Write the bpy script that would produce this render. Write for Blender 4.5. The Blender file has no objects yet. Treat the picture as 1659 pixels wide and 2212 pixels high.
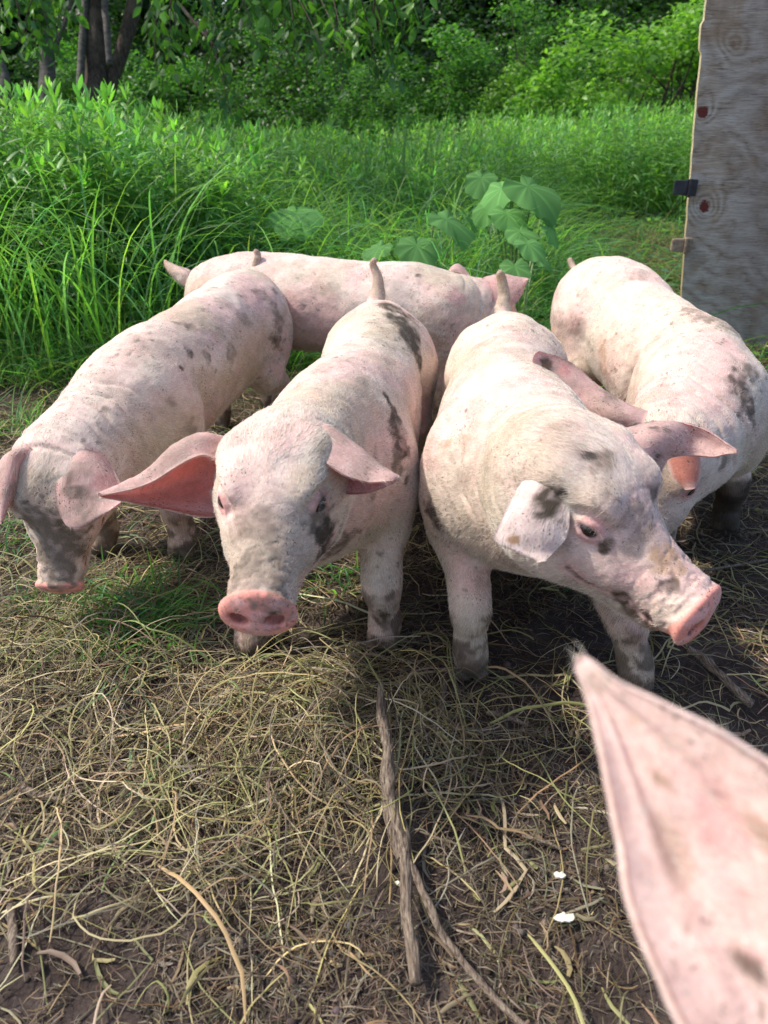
import bpy, math, random
import numpy as np
from mathutils import Vector
from mathutils.bvhtree import BVHTree

# ------------------------------------------------------------------ camera, world, sun
scene = bpy.context.scene
COL = scene.collection
PITCH = math.radians(29.7)
H = 1.15
cp, sp = math.cos(PITCH), math.sin(PITCH)
cam = bpy.data.cameras.new('camera')
cam.sensor_fit = 'VERTICAL'
cam.sensor_height = 36.0
cam.sensor_width = 27.0
cam.lens = 26.0
cam.clip_start = 0.02
cam.clip_end = 400
cam.dof.use_dof = True
cam.dof.focus_distance = 1.75
cam.dof.aperture_fstop = 4.6
camo = bpy.data.objects.new('camera', cam)
camo.location = (0, 0, H)
camo.rotation_euler = (math.pi / 2 - PITCH, 0, 0)
COL.objects.link(camo)
scene.camera = camo

SUN_DIR = Vector((-0.76, 0.14, 1.0)).normalized()      # towards the sun
sun_el = math.asin(SUN_DIR.z)
sun_az = math.atan2(SUN_DIR.x, SUN_DIR.y)
world = bpy.data.worlds.new('World')
scene.world = world
world.use_nodes = True
wn = world.node_tree
bg = wn.nodes['Background']
sky = wn.nodes.new('ShaderNodeTexSky')
sky.sky_type = 'NISHITA'
sky.sun_disc = False
sky.sun_elevation = sun_el
sky.sun_rotation = sun_az
sky.air_density = 1.0
sky.dust_density = 2.5
wn.links.new(sky.outputs[0], bg.inputs[0])
bg.inputs[1].default_value = 0.15
sl = bpy.data.lights.new('sun', 'SUN')
sl.energy = 2.75
sl.angle = math.radians(2.0)
sl.color = (1.0, 0.94, 0.84)
so = bpy.data.objects.new('sun', sl)
so.rotation_euler = SUN_DIR.to_track_quat('Z', 'Y').to_euler()
COL.objects.link(so)
scene.view_settings.view_transform = 'Standard'
scene.view_settings.look = 'None'
scene.view_settings.exposure = 0.66
scene.view_settings.gamma = 1.0
scene.cycles.max_bounces = 8
scene.cycles.transparent_max_bounces = 6

# ------------------------------------------------------------------ helpers
F = 1597.6
def rayd(u, v):
    x = (u - 829.5) / F
    y = (1106 - v) / F
    return np.array([x, cp + y * sp, -sp + y * cp])
def pf(u, v, f):                      # survey point at forward distance f from the camera's place
    return rayd(u, v) * f + np.array([0, 0, H])
def pz(u, v, z):                      # survey point at height z
    d = rayd(u, v)
    return d * ((z - H) / d[2]) + np.array([0, 0, H])
def toworld(c):                       # right, up, towards-viewer -> world direction
    r, u, b = c
    w = np.array([r, u * sp - b * cp, u * cp + b * sp], float)
    return w / np.linalg.norm(w)

def link_mesh(name, verts, faces, mats, parent=None, smooth=True, matidx=None):
    me = bpy.data.meshes.new(name)
    verts = np.asarray(verts, np.float32)
    if isinstance(faces, np.ndarray):
        n, k = faces.shape
        me.vertices.add(len(verts)); me.vertices.foreach_set('co', verts.ravel())
        me.loops.add(n * k); me.loops.foreach_set('vertex_index', faces.ravel().astype(np.int32))
        me.polygons.add(n)
        me.polygons.foreach_set('loop_start', np.arange(0, n * k, k, dtype=np.int32))
        me.polygons.foreach_set('loop_total', np.full(n, k, np.int32))
        me.update(calc_edges=True)
    else:
        me.from_pydata([tuple(map(float, v)) for v in verts], [], [tuple(int(i) for i in f) for f in faces])
    for m in (mats if isinstance(mats, (list, tuple)) else [mats]):
        me.materials.append(m)
    if smooth:
        me.polygons.foreach_set('use_smooth', np.ones(len(me.polygons), bool))
    if matidx is not None:
        me.polygons.foreach_set('material_index', np.asarray(matidx, np.int32))
    me.validate()
    o = bpy.data.objects.new(name, me)
    COL.objects.link(o)
    if parent is not None:
        o.parent = parent
    return o
def set_col(me, cols, name='Col'):
    a = me.color_attributes.new(name, 'FLOAT_COLOR', 'POINT')
    c = np.ones((len(me.vertices), 4), np.float32)
    c[:, :3] = cols
    a.data.foreach_set('color', c.ravel())
def empty(name, loc, label, cat, group=None):
    o = bpy.data.objects.new(name, None)
    o.empty_display_size = 0.1
    o.location = tuple(map(float, loc))
    COL.objects.link(o)
    o['label'] = label; o['category'] = cat
    if group: o['group'] = group
    return o
def tag(o, label, cat, group=None, kind=None):
    if label: o['label'] = label
    if cat: o['category'] = cat
    if group: o['group'] = group
    if kind: o['kind'] = kind
    return o
def adopt(child, root):               # child built in world space
    child.parent = root
    child.matrix_parent_inverse = root.matrix_basis.inverted()

def hash3(ix, iy, iz, seed=0):
    n = (ix.astype(np.int64) * 374761393 + iy.astype(np.int64) * 668265263 + iz.astype(np.int64) * 2147483647 + seed * 974634777) & 0xffffffff
    n = ((n ^ (n >> 13)) * 1274126177) & 0xffffffff
    n = (n ^ (n >> 16)) & 0xffffff
    return n.astype(np.float64) / 0xffffff
def vnoise(P, seed=0):
    P = np.asarray(P, float)
    i = np.floor(P).astype(np.int64); f = P - i; f = f * f * (3 - 2 * f)
    out = 0
    for dx in (0, 1):
        for dy in (0, 1):
            for dz in (0, 1):
                w = (f[..., 0] if dx else 1 - f[..., 0]) * (f[..., 1] if dy else 1 - f[..., 1]) * (f[..., 2] if dz else 1 - f[..., 2])
                out = out + w * hash3(i[..., 0] + dx, i[..., 1] + dy, i[..., 2] + dz, seed)
    return out
def fbm(P, seed=0, octs=4):
    s = 0; a = 0.5; t = 0
    P = np.asarray(P, float)
    for k in range(octs):
        s = s + a * vnoise(P * (2 ** k), seed + k); t += a; a *= 0.5
    return s / t
def sstep(a, b, x):
    t = np.clip((x - a) / (b - a), 0, 1)
    return t * t * (3 - 2 * t)
def unit(v):
    v = np.asarray(v, float)
    return v / np.maximum(np.linalg.norm(v, axis=-1, keepdims=True), 1e-9)
def catmull(P, n):
    P = np.asarray(P, float)
    Q = np.vstack([2 * P[0] - P[1], P, 2 * P[-1] - P[-2]])
    out = []
    for i in range(len(P) - 1):
        a, b, c, d = Q[i], Q[i + 1], Q[i + 2], Q[i + 3]
        for j in range(n):
            t = j / n
            out.append(0.5 * ((2 * b) + (c - a) * t + (2 * a - 5 * b + 4 * c - d) * t * t + (3 * b - a - 3 * c + d) * t ** 3))
    out.append(P[-1])
    return np.array(out)

# ------------------------------------------------------------------ material helpers
def newmat(name):
    m = bpy.data.materials.new(name); m.use_nodes = True
    nt = m.node_tree
    return m, nt, nt.nodes['Principled BSDF']
def N(nt, t, **kw):
    n = nt.nodes.new(t)
    for k, v in kw.items():
        if k.startswith('i_'):
            n.inputs[k[2:].replace('_', ' ')].default_value = v
        else:
            setattr(n, k, v)
    return n
def ramp(nt, fac, stops):
    r = nt.nodes.new('ShaderNodeValToRGB')
    e = r.color_ramp.elements
    while len(e) < len(stops): e.new(0.5)
    for i, (p, c) in enumerate(stops):
        e[i].position = p
        e[i].color = (c[0], c[1], c[2], 1) if hasattr(c, '__len__') else (c, c, c, 1)
    nt.links.new(fac, r.inputs[0])
    return r.outputs[0]
def mixc(nt, fac, a, b, mode='MIX'):
    m = nt.nodes.new('ShaderNodeMix'); m.data_type = 'RGBA'; m.blend_type = mode
    for s, val in ((m.inputs[0], fac), (m.inputs[6], a), (m.inputs[7], b)):
        if isinstance(val, (int, float)): s.default_value = val
        elif isinstance(val, (tuple, list)): s.default_value = (*val[:3], 1)
        else: nt.links.new(val, s)
    return m.outputs[2]
# ------------------------------------------------------------------ pigs: one continuous body surface each
def smin(a, b, k):
    h = np.clip(0.5 + 0.5 * (b - a) / k, 0, 1)
    return b * (1 - h) + a * h - k * h * (1 - h)
class Vol:
    def __init__(s, lo, hi, res):
        s.xp = .10; s.res = res; s.lo = np.array(lo, np.float32); n = np.ceil((np.array(hi) - lo) / res).astype(int) + 1
        s.n = n
        s.ax = [s.lo[i] + res * np.arange(n[i], dtype=np.float32) for i in range(3)]
        s.d = np.full(tuple(n), 0.12, np.float32)
    def box(s, lo, hi):
        a = np.maximum(np.floor((np.array(lo) - s.lo) / s.res).astype(int), 0)
        b = np.minimum(np.ceil((np.array(hi) - s.lo) / s.res).astype(int) + 1, s.n)
        if (b <= a).any(): return None
        sl = tuple(slice(a[i], b[i]) for i in range(3))
        X = s.ax[0][sl[0]][:, None, None]; Y = s.ax[1][sl[1]][None, :, None]; Z = s.ax[2][sl[2]][None, None, :]
        return sl, X, Y, Z
    def put(s, sl, d, k, sub=False):
        if sub: s.d[sl] = -smin(-s.d[sl], d, k)
        else: s.d[sl] = smin(s.d[sl], d, k)
    def sweep(s, P, W, Hh, up=(0, 0, 1), k=0.03, sub=False, n=4, ends=1.0):
        X_ = s.xp
        A = catmull(np.column_stack([P, W, Hh]), n)
        P = A[:, :3]; W = np.maximum(A[:, 3], .002); Hh = np.maximum(A[:, 4], .002)
        pad = max(W.max(), Hh.max()) + k + X_
        b = s.box(P.min(0) - pad, P.max(0) + pad)
        if b is None: return
        sl, X, Y, Z = b
        up = np.asarray(up, float)
        shape = s.d[sl].shape
        D = np.full(shape, .12, np.float32)
        for i in range(len(P) - 1):
            a, c = P[i], P[i + 1]
            m = max(W[i], Hh[i], W[i + 1], Hh[i + 1]) + k + X_
            bb = s.box(np.minimum(a, c) - m, np.maximum(a, c) + m)
            if bb is None: continue
            s2, X2, Y2, Z2 = bb
            T = c - a; L = np.linalg.norm(T); T = T / max(L, 1e-6)
            S = np.cross(T, up); S /= max(np.linalg.norm(S), 1e-6); U = np.cross(S, T)
            dx, dy, dz = X2 - a[0], Y2 - a[1], Z2 - a[2]
            tt = dx * T[0] + dy * T[1] + dz * T[2]
            t = np.clip(tt / L, 0, 1)
            w = W[i] + (W[i + 1] - W[i]) * t; h = Hh[i] + (Hh[i + 1] - Hh[i]) * t
            qs = (dx * S[0] + dy * S[1] + dz * S[2]) / w
            qu = (dx * U[0] + dy * U[1] + dz * U[2]) / h
            e = np.minimum(w, h) * ends
            qt = (tt - t * L) / e
            r = np.sqrt(qs * qs + qu * qu + qt * qt)
            # first-order distance estimate
            g = np.sqrt((qs / w) ** 2 + (qu / h) ** 2 + (qt / e) ** 2) / np.maximum(r, 1e-4)
            d = (r - 1) / np.maximum(g, 1e-4)
            d = np.maximum(d, (r - 1) * np.minimum(w, h) * 0.999) if False else d
            o = tuple(slice(s2[j].start - sl[j].start, s2[j].stop - sl[j].start) for j in range(3))
            D[o] = np.minimum(D[o], d)
        s.put(sl, np.minimum(D, .12) if not sub else D, k, sub)
    def ell(s, C, R, axes=None, k=0.03, sub=False):
        C = np.asarray(C, float); R = np.asarray(R, float) * np.ones(3)
        pad = R.max() + k + s.xp
        b = s.box(C - pad, C + pad)
        if b is None: return
        sl, X, Y, Z = b
        A = np.eye(3) if axes is None else axes
        dx, dy, dz = X - C[0], Y - C[1], Z - C[2]
        q = [(dx * A[j][0] + dy * A[j][1] + dz * A[j][2]) / R[j] for j in range(3)]
        r = np.sqrt(q[0] ** 2 + q[1] ** 2 + q[2] ** 2)
        g = np.sqrt((q[0] / R[0]) ** 2 + (q[1] / R[1]) ** 2 + (q[2] / R[2]) ** 2) / np.maximum(r, 1e-4)
        s.put(sl, (r - 1) / np.maximum(g, 1e-4), k, sub)
    def soften(s, rad, C=None, R=None):
        b = s.d; n = max(1, int(round(rad / s.res)))
        for _ in range(2):
            for ax in range(3):
                p = np.concatenate([np.repeat(b.take([0], ax), n + 1, ax), b, np.repeat(b.take([-1], ax), n, ax)], ax)
                c = np.cumsum(p, ax, dtype=np.float64)
                L = b.shape[ax]; hi = c.take(range(2 * n + 1, 2 * n + 1 + L), ax); lo = c.take(range(0, L), ax)
                b = ((hi - lo) / (2 * n + 1)).astype(np.float32)
        if C is None: s.d = b; return
        X = s.ax[0][:, None, None] - C[0]; Y = s.ax[1][None, :, None] - C[1]; Z = s.ax[2][None, None, :] - C[2]
        m = 1 - sstep(R * .65, R, np.sqrt(X * X + Y * Y + Z * Z))
        s.d = (s.d * (1 - m) + b * m).astype(np.float32)
    def mesh(s):
        d = s.d; ins = d < 0
        cnt = np.zeros(tuple(np.array(d.shape) - 1), np.int8)
        for a in (0, 1):
            for b in (0, 1):
                for c in (0, 1):
                    cnt += ins[a:d.shape[0] - 1 + a, b:d.shape[1] - 1 + b, c:d.shape[2] - 1 + c]
        act = (cnt > 0) & (cnt < 8)
        I = np.argwhere(act)
        idx = np.full(act.shape, -1, np.int32); idx[act] = np.arange(len(I))
        acc = np.zeros((len(I), 3)); num = np.zeros(len(I))
        for ax in range(3):
            o1, o2 = [q for q in range(3) if q != ax]
            for a in (0, 1):
                for b in (0, 1):
                    J = I.copy(); J[:, o1] += a; J[:, o2] += b
                    K = J.copy(); K[:, ax] += 1
                    v0 = d[tuple(J.T)]; v1 = d[tuple(K.T)]
                    m = (v0 < 0) != (v1 < 0)
                    t = np.where(m, v0 / np.where(m, v0 - v1, 1), 0)
                    p = (J - I).astype(float); p[:, ax] += t
                    acc[m] += p[m]; num[m] += 1
        V = (I + acc / num[:, None]) * s.res + s.lo
        quads = []
        for ax in range(3):
            o1, o2 = [(1, 2), (2, 0), (0, 1)][ax]
            sl0 = [slice(None)] * 3; sl1 = [slice(None)] * 3
            sl0[ax] = slice(0, d.shape[ax] - 1); sl1[ax] = slice(1, d.shape[ax])
            A = ins[tuple(sl0)]; B = ins[tuple(sl1)]
            E = np.argwhere(A != B)
            E = E[(E[:, o1] > 0) & (E[:, o2] > 0) & (E[:, o1] < d.shape[o1] - 1) & (E[:, o2] < d.shape[o2] - 1)]
            flip = ~A[tuple(E.T)]
            def g(a, b):
                J = E.copy(); J[:, o1] -= a; J[:, o2] -= b
                return idx[tuple(J.T)]
            q = np.column_stack([g(1, 1), g(0, 1), g(0, 0), g(1, 0)])
            q[flip] = q[flip][:, ::-1]
            quads.append(q)
        return V, np.vstack(quads)

def relax(V, Q, it=2, lam=0.5):
    E = np.vstack([Q[:, [0, 1]], Q[:, [1, 2]], Q[:, [2, 3]], Q[:, [3, 0]]])
    n = len(V)
    deg = np.bincount(E[:, 0], minlength=n) + np.bincount(E[:, 1], minlength=n)
    for s in range(it * 2):
        l = lam if s % 2 == 0 else -lam * 1.02
        A = np.zeros_like(V)
        for c in range(3):
            A[:, c] = np.bincount(E[:, 0], V[E[:, 1], c], n) + np.bincount(E[:, 1], V[E[:, 0], c], n)
        V = V + l * (A / np.maximum(deg, 1)[:, None] - V)
    return V

def melt(V, Q, w, it):
    E = np.vstack([Q[:, [0, 1]], Q[:, [1, 2]], Q[:, [2, 3]], Q[:, [3, 0]]])
    keep = (w[E[:, 0]] > 0) | (w[E[:, 1]] > 0); E = E[keep]; n = len(V)
    deg = np.maximum(np.bincount(E[:, 0], minlength=n) + np.bincount(E[:, 1], minlength=n), 1)
    for _ in range(it):
        A = np.stack([np.bincount(E[:, 0], V[E[:, 1], c], n) + np.bincount(E[:, 1], V[E[:, 0], c], n) for c in range(3)], 1)
        V = V + (w * .6)[:, None] * (A / deg[:, None] - V)
    return V
def normals(V, Q):
    fn = np.cross(V[Q[:, 2]] - V[Q[:, 0]], V[Q[:, 3]] - V[Q[:, 1]]); n = np.zeros_like(V)
    for j in range(4):
        for c in range(3): n[:, c] += np.bincount(Q[:, j], fn[:, c], len(V))
    return unit(n)

def ear_sheet(rows, thick=0.007, ns=8, nt=18, ridge=0.0):
    if ridge: nt = 40
    """rows of (edge, middle, edge) survey points -> closed leaf of flesh; second return: 1 on the side facing the viewer's place when built"""
    R = np.array([[pf(*p) for p in r] for r in rows])          # (m,3,3)
    m_ = R.shape[1]
    G = catmull(R.reshape(len(R), m_ * 3), ns).reshape(-1, m_, 3)
    if m_ == 3:
        t = np.linspace(-1, 1, nt)
        e0 = (t * (t - 1) / 2)[None, :, None]; e1 = (1 - t * t)[None, :, None]; e2 = (t * (t + 1) / 2)[None, :, None]
        S = G[:, 0:1] * e0 + G[:, 1:2] * e1 + G[:, 2:3] * e2
    else:
        S = catmull(G.transpose(1, 0, 2).reshape(m_, -1), 8).reshape(-1, len(G), 3).transpose(1, 0, 2)
        t = np.linspace(-1, 1, S.shape[1])
    ds = np.gradient(S, axis=0); dt = np.gradient(S, axis=1)
    Nn = unit(np.cross(ds, dt))
    view = S - np.array([0, 0, H])
    if (Nn * view).sum() > 0: sign = -1
    else: sign = 1
    Nn = Nn * sign
    if ridge:
        al_ = np.linspace(0, 1, len(S))[:, None]
        S = S + Nn * (ridge * (np.cos((t[None] - .15) * 9) * .6 + np.cos((t[None] + .1) * 17) * .3) * sstep(0, .3, al_) * sstep(1.0, .7, al_) * (1 - np.abs(t)[None] ** 4))[..., None]
    th = thick * (1 - 0.55 * np.abs(t)[None, :] ** 3) * np.linspace(1.5, 0.7, len(S))[:, None]
    wob = (fbm(S * 40, 3, 2) - .5)[..., None] * 0.003
    A = S + Nn * (th[..., None] / 2 + wob); B = S - Nn * (th[..., None] / 2 - wob)
    n, m = S.shape[:2]
    V = np.vstack([A.reshape(-1, 3), B.reshape(-1, 3)])
    idx = np.arange(n * m).reshape(n, m); o = n * m
    f = []
    a, b, c, d = idx[:-1, :-1].ravel(), idx[:-1, 1:].ravel(), idx[1:, 1:].ravel(), idx[1:, :-1].ravel()
    fa = np.column_stack([a, b, c, d]); fb = fa[:, ::-1] + o
    if sign > 0: fa = fa[:, ::-1]; fb = fb[:, ::-1]
    rim = []
    loop = list(idx[0, :]) + list(idx[1:, -1]) + list(idx[-1, -2::-1]) + list(idx[-2:0:-1, 0])
    for i in range(len(loop)):
        p, q = loop[i], loop[(i + 1) % len(loop)]
        rim.append([p, q, q + o, p + o] if sign < 0 else [p, p + o, q + o, q])
    Q = np.vstack([fa, fb, np.array(rim)])
    front = np.concatenate([np.ones(n * m), np.zeros(n * m)])
    along = np.tile(np.repeat(np.linspace(0, 1, n), m), 2)
    across = np.tile(np.tile(t, n), 2)
    return V, Q, front, along, across

# --- materials
def skin_material(name, translucent=0.0, tint=(1.0, .42, .32)):
    m, nt, p = newmat(name)
    L = nt.links
    at = N(nt, 'ShaderNodeAttribute', attribute_name='Col')
    geo = N(nt, 'ShaderNodeNewGeometry')
    n1 = N(nt, 'ShaderNodeTexNoise', i_Scale=260.0, i_Detail=3.0, i_Roughness=.7)
    n2 = N(nt, 'ShaderNodeTexNoise', i_Scale=45.0, i_Detail=5.0, i_Roughness=.7)
    L.new(geo.outputs['Position'], n1.inputs['Vector']); L.new(geo.outputs['Position'], n2.inputs['Vector'])
    c = mixc(nt, 1.0, at.outputs['Color'], ramp(nt, n1.outputs[0], [(.3, .84), (.65, 1.08)]), 'MULTIPLY')
    c = mixc(nt, 1.0, c, ramp(nt, n2.outputs[0], [(.3, (.84, .8, .78)), (.6, (1.05, 1.05, 1.05))]), 'MULTIPLY')
    sp1 = N(nt, 'ShaderNodeTexNoise', i_Scale=210.0, i_Detail=2.0, i_Roughness=.6); L.new(geo.outputs['Position'], sp1.inputs['Vector'])
    sp2 = N(nt, 'ShaderNodeTexNoise', i_Scale=11.0, i_Detail=4.0, i_Roughness=.65); L.new(geo.outputs['Position'], sp2.inputs['Vector'])
    mm = N(nt, 'ShaderNodeMath', operation='MULTIPLY'); L.new(ramp(nt, sp1.outputs[0], [(.60, 0), (.65, 1)]), mm.inputs[0]); L.new(ramp(nt, sp2.outputs[0], [(.47, .08), (.62, 1)]), mm.inputs[1])
    c = mixc(nt, mm.outputs[0], c, (.12, .085, .06))
    L.new(c, p.inputs['Base Color'])
    p.inputs['Roughness'].default_value = .72
    p.inputs['Subsurface Weight'].default_value = .28
    p.inputs['Subsurface Radius'].default_value = (1.0, .35, .2)
    p.inputs['Subsurface Scale'].default_value = .012
    p.inputs['Specular IOR Level'].default_value = .35
    b1 = N(nt, 'ShaderNodeBump', i_Strength=.22, i_Distance=.004)
    L.new(n2.outputs[0], b1.inputs['Height'])
    b2 = N(nt, 'ShaderNodeBump', i_Strength=.28, i_Distance=.0015)
    L.new(n1.outputs[0], b2.inputs['Height']); L.new(b1.outputs[0], b2.inputs['Normal'])
    L.new(b2.outputs[0], p.inputs['Normal'])
    if translucent:
        tr = N(nt, 'ShaderNodeBsdfTranslucent')
        L.new(mixc(nt, 1.0, c, tint, 'MULTIPLY'), tr.inputs[0])
        mx = N(nt, 'ShaderNodeMixShader'); mx.inputs[0].default_value = translucent
        L.new(p.outputs[0], mx.inputs[1]); L.new(tr.outputs[0], mx.inputs[2])
        L.new(mx.outputs[0], nt.nodes['Material Output'].inputs[0])
    return m
M_SKIN = skin_material('pig_skin')
M_EAR = skin_material('pig_ear_skin', .32, (1.0, .66, .58))
M_EARP = skin_material('pale_ear_skin', .06, (1.0, .86, .80))
M_HAIR, _nt, _p = newmat('white_bristle')
_a = N(_nt, 'ShaderNodeAttribute', attribute_name='hcol')
_nt.links.new(_a.outputs['Color'], _p.inputs['Base Color'])
_p.inputs['Roughness'].default_value = .5
_t = N(_nt, 'ShaderNodeBsdfTranslucent'); _nt.links.new(_a.outputs['Color'], _t.inputs[0])
_x = N(_nt, 'ShaderNodeMixShader'); _x.inputs[0].default_value = .4
_nt.links.new(_p.outputs[0], _x.inputs[1]); _nt.links.new(_t.outputs[0], _x.inputs[2])
_nt.links.new(_x.outputs[0], _nt.nodes['Material Output'].inputs[0])
M_EYE, _nt, _p = newmat('dark_eye')
_p.inputs['Base Color'].default_value = (.012, .008, .006, 1); _p.inputs['Roughness'].default_value = .08
_p.inputs['Coat Weight'].default_value = .6

def hair_object(name, P, parent, mat, r0, cols):
    """P: (n, k, 3) strands"""
    n, k = P.shape[:2]
    hc = bpy.data.hair_curves.new(name)
    hc.add_curves([k] * n)
    hc.attributes['position'].data.foreach_set('vector', np.ascontiguousarray(P, np.float32).ravel()) if 'position' in hc.attributes else None
    ra = hc.attributes.get('radius') or hc.attributes.new('radius', 'FLOAT', 'POINT')
    prof = np.linspace(1, .25, k)[None, :] * np.asarray(r0).reshape(-1, 1) * np.ones((n, 1))
    ra.data.foreach_set('value', prof.astype(np.float32).ravel())
    ca = hc.attributes.new('hcol', 'FLOAT_COLOR', 'CURVE')
    c4 = np.ones((n, 4), np.float32); c4[:, :3] = cols
    ca.data.foreach_set('color', c4.ravel())
    hc.materials.append(mat)
    o = bpy.data.objects.new(name, hc)
    COL.objects.link(o)
    adopt(o, parent)
    o['kind'] = 'stuff'
    return o

SKIN = np.array([.71, .49, .44]); PALE = np.array([.75, .67, .575]); PINK = np.array([.72, .37, .35])
RED = np.array([.86, .56, .50]); SNOUT = np.array([.86, .37, .30]); MUD = np.array([.10, .085, .065]); GREYD = np.array([.34, .275, .225])
BRN = np.array([.20, .12, .07])

def build_pig(cfg):
    rng = np.random.default_rng(cfg['seed'])
    st = np.array([list(pz(u, v, z)) + [w, h] if len(s) == 5 and False else ([*s[:5]] if abs(s[0]) < 10 else [*pz(s[0], s[1], s[2]), s[3], s[4]]) for s in cfg['body'] for (u, v, z, w, h) in [s]])
    ho, hf, hu = np.array(cfg['head'][0]), unit(cfg['head'][1]), np.array(cfg['head'][2], float)
    hu = unit(hu - hf * np.dot(hu, hf)); hs = np.cross(hf, hu)
    sc = cfg.get('hscale', 1.0)
    def hp(x, z, y=0): return ho + sc * (hf * x + hu * z + hs * y)
    axh = [hf, hs, hu]
    allp = np.vstack([st[:, :3], hp(.3, 0), hp(-.1, 0), np.array([[*f[:2], 0] for f in cfg['front'] + cfg['rear']])])
    lo = allp.min(0) - [.24, .24, .0]; hi = allp.max(0) + [.24, .24, .26]
    lo[2] = -.03; hi[2] = max(hi[2], .75)
    vol = Vol(lo, hi, cfg['res'])
    # barrel
    vol.sweep(st[:, :3], st[:, 3], st[:, 4], k=.01, n=5)
    n = len(st)
    T = unit(np.gradient(st[:, :3], axis=0)); Sd = unit(np.cross(T, [0, 0, 1]))
    # haunches and shoulders
    r = st[1]; i_sh = cfg.get('sh', n - 3)
    for sgn in (-1, 1):
        c = st[2, :3] + Sd[2] * sgn * st[2, 3] * .52 + np.array([0, 0, -.03]) - T[2] * .06
        vol.ell(c, [.145, .094, .16], [T[2], Sd[2], np.array([0, 0, 1.])], k=.05)
        c = st[i_sh, :3] + Sd[i_sh] * sgn * st[i_sh, 3] * .55 + np.array([0, 0, -.04])
        vol.ell(c, [.105, .088, .16], [T[i_sh], Sd[i_sh], np.array([0, 0, 1.])], k=.055)
    for sgn in (-1, 1):
        c = (st[3, :3] * .6 + st[2, :3] * .4) + Sd[3] * sgn * st[3, 3] * 1.12 + np.array([0, 0, -.075])
        vol.ell(c, [.050, .045, .11], [T[3], Sd[3], np.array([0, 0, 1.])], k=.04, sub=True)
        c = st[i_sh, :3] - T[i_sh] * .145 + Sd[i_sh] * sgn * st[i_sh, 3] * 1.14 + np.array([0, 0, -.05])
        vol.ell(c, [.034, .040, .13], [T[i_sh], Sd[i_sh], np.array([0, 0, 1.])], k=.04, sub=True)
    # neck to skull
    neck = np.vstack([st[-2, :3] * .4 + st[-1, :3] * .6, st[-1, :3] * .7 + hp(-.05, -.01) * .3, hp(-.05, -.01), hp(0, -.01)])
    vol.sweep(neck, [st[-1, 3] * .90, st[-1, 3] * .90, .100 * sc, .085 * sc], [st[-1, 4] * .90, st[-1, 4] * .90, .100 * sc, .085 * sc], k=.06)
    w0 = st[i_sh - 1, :3] + [0, 0, st[i_sh - 1, 4] - .115]; w1 = hp(-.02, .0)
    vol.sweep(np.array([w0, w0 * .66 + w1 * .34 + [0, 0, .008], w0 * .33 + w1 * .67 + [0, 0, .008], w1]), [.11, .115, .105, .088 * sc], [.105, .112, .102, .086 * sc], k=.05)
    # skull, forehead and snout
    X = np.array([-.05, 0, .05, .10, .15, .20, .24]); top = np.array([.076, .092, .088, .062, .044, .038, .040])
    Wd = np.array([.088, .096, .092, .074, .060, .055, .056]); Hd = np.array([.085, .092, .086, .070, .057, .050, .046])
    P = np.array([hp(x, t - h) for x, t, h in zip(X, top, Hd)])
    vol.ell(hp(-.055, -.005), np.array([.075, .085, .078]) * sc, axh, k=.06)
    vol.sweep(P[1:], Wd[1:] * sc, Hd[1:] * sc, up=hu, k=.05, ends=.5)
    # lower jaw and jowls
    vol.sweep(np.array([hp(-.03, -.07), hp(.06, -.075), hp(.14, -.066), hp(.212, -.054)]), np.array([.09, .078, .056, .040]) * sc, np.array([.06, .052, .038, .026]) * sc, up=hu, k=.03)
    for sgn in (-1, 1):
        vol.ell(hp(.015, -.05, sgn * .062), np.array([.088, .058, .075]) * sc, axh, k=.04)
    vol.soften(.034, st[-1, :3] * .5 + hp(-.06, 0) * .5 + np.array([0, 0, .02]), .30)
    vol.soften(.008)
    vol.xp = .02
    for sgn in (-1, 1):
        vol.ell(hp(.045, .062, sgn * .058), np.array([.042, .028, .022]) * sc, axh, k=.03)     # brow
        vol.ell(hp(.10, -.02, sgn * .048), np.array([.06, .032, .035]) * sc, axh, k=.03)        # upper lip pad
        en = unit(hs * sgn * .80 + hf * .42 + hu * .30); e1_ = unit(hf - en * np.dot(hf, en)); e2_ = np.cross(en, e1_) * 1.0
        if np.dot(e2_, hu) < 0: e2_ = -e2_
        ec = hp(.076, .036, sgn * .083)
        vol.ell(ec + en * .004, np.array([.024, .018, .015]) * sc, [e1_, e2_, en], k=.010, sub=True)
        aa = np.linspace(0, 2 * np.pi, 17)
        ring = np.array([ec - en * .002 + (e1_ * math.cos(a) * .0200 + e2_ * (math.sin(a) * (cfg.get('lid', .0128) if math.sin(a) > 0 else .0122)) - en * (.006 * math.cos(a) ** 2)) * sc for a in aa])
        rr_ = np.where(np.sin(aa) > .2, .0062, .0050) * sc
        vol.sweep(ring, rr_, rr_, up=en, k=.006, n=2)
        for fo_ in (.0265, .034):
            fold = np.array([ec + en * .003 + (e1_ * math.cos(a) * fo_ * 1.15 + e2_ * math.sin(a) * fo_ * .85 - en * (.012 * math.cos(a) ** 2)) * sc for a in np.linspace(.5, 2.7, 8)])
            vol.sweep(fold, np.full(8, .0035), np.full(8, .0035), up=en, k=.008, sub=True, n=2)
        vol.ell(hp(-.02, .062, sgn * .072), np.array([.03, .022, .022]) * sc, axh, k=.04)        # ear root
    # mouth line
    for sgn in (-1, 1):
        vol.sweep(np.array([hp(.235, -.038, sgn * .03), hp(.20, -.034, sgn * .052), hp(.16, -.040, sgn * .064), hp(.115, -.046, sgn * .082), hp(.09, -.036, sgn * .096)]), np.array([.006, .006, .006, .006, .005]), np.array([.0055, .006, .006, .006, .004]), up=hu, k=.006, sub=True)
    # snout disc
    dn = unit(hf * 1.0 + hu * cfg.get('dtilt', .28)); du = unit(hu - dn * np.dot(hu, dn)); ds_ = np.cross(dn, du)
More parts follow.
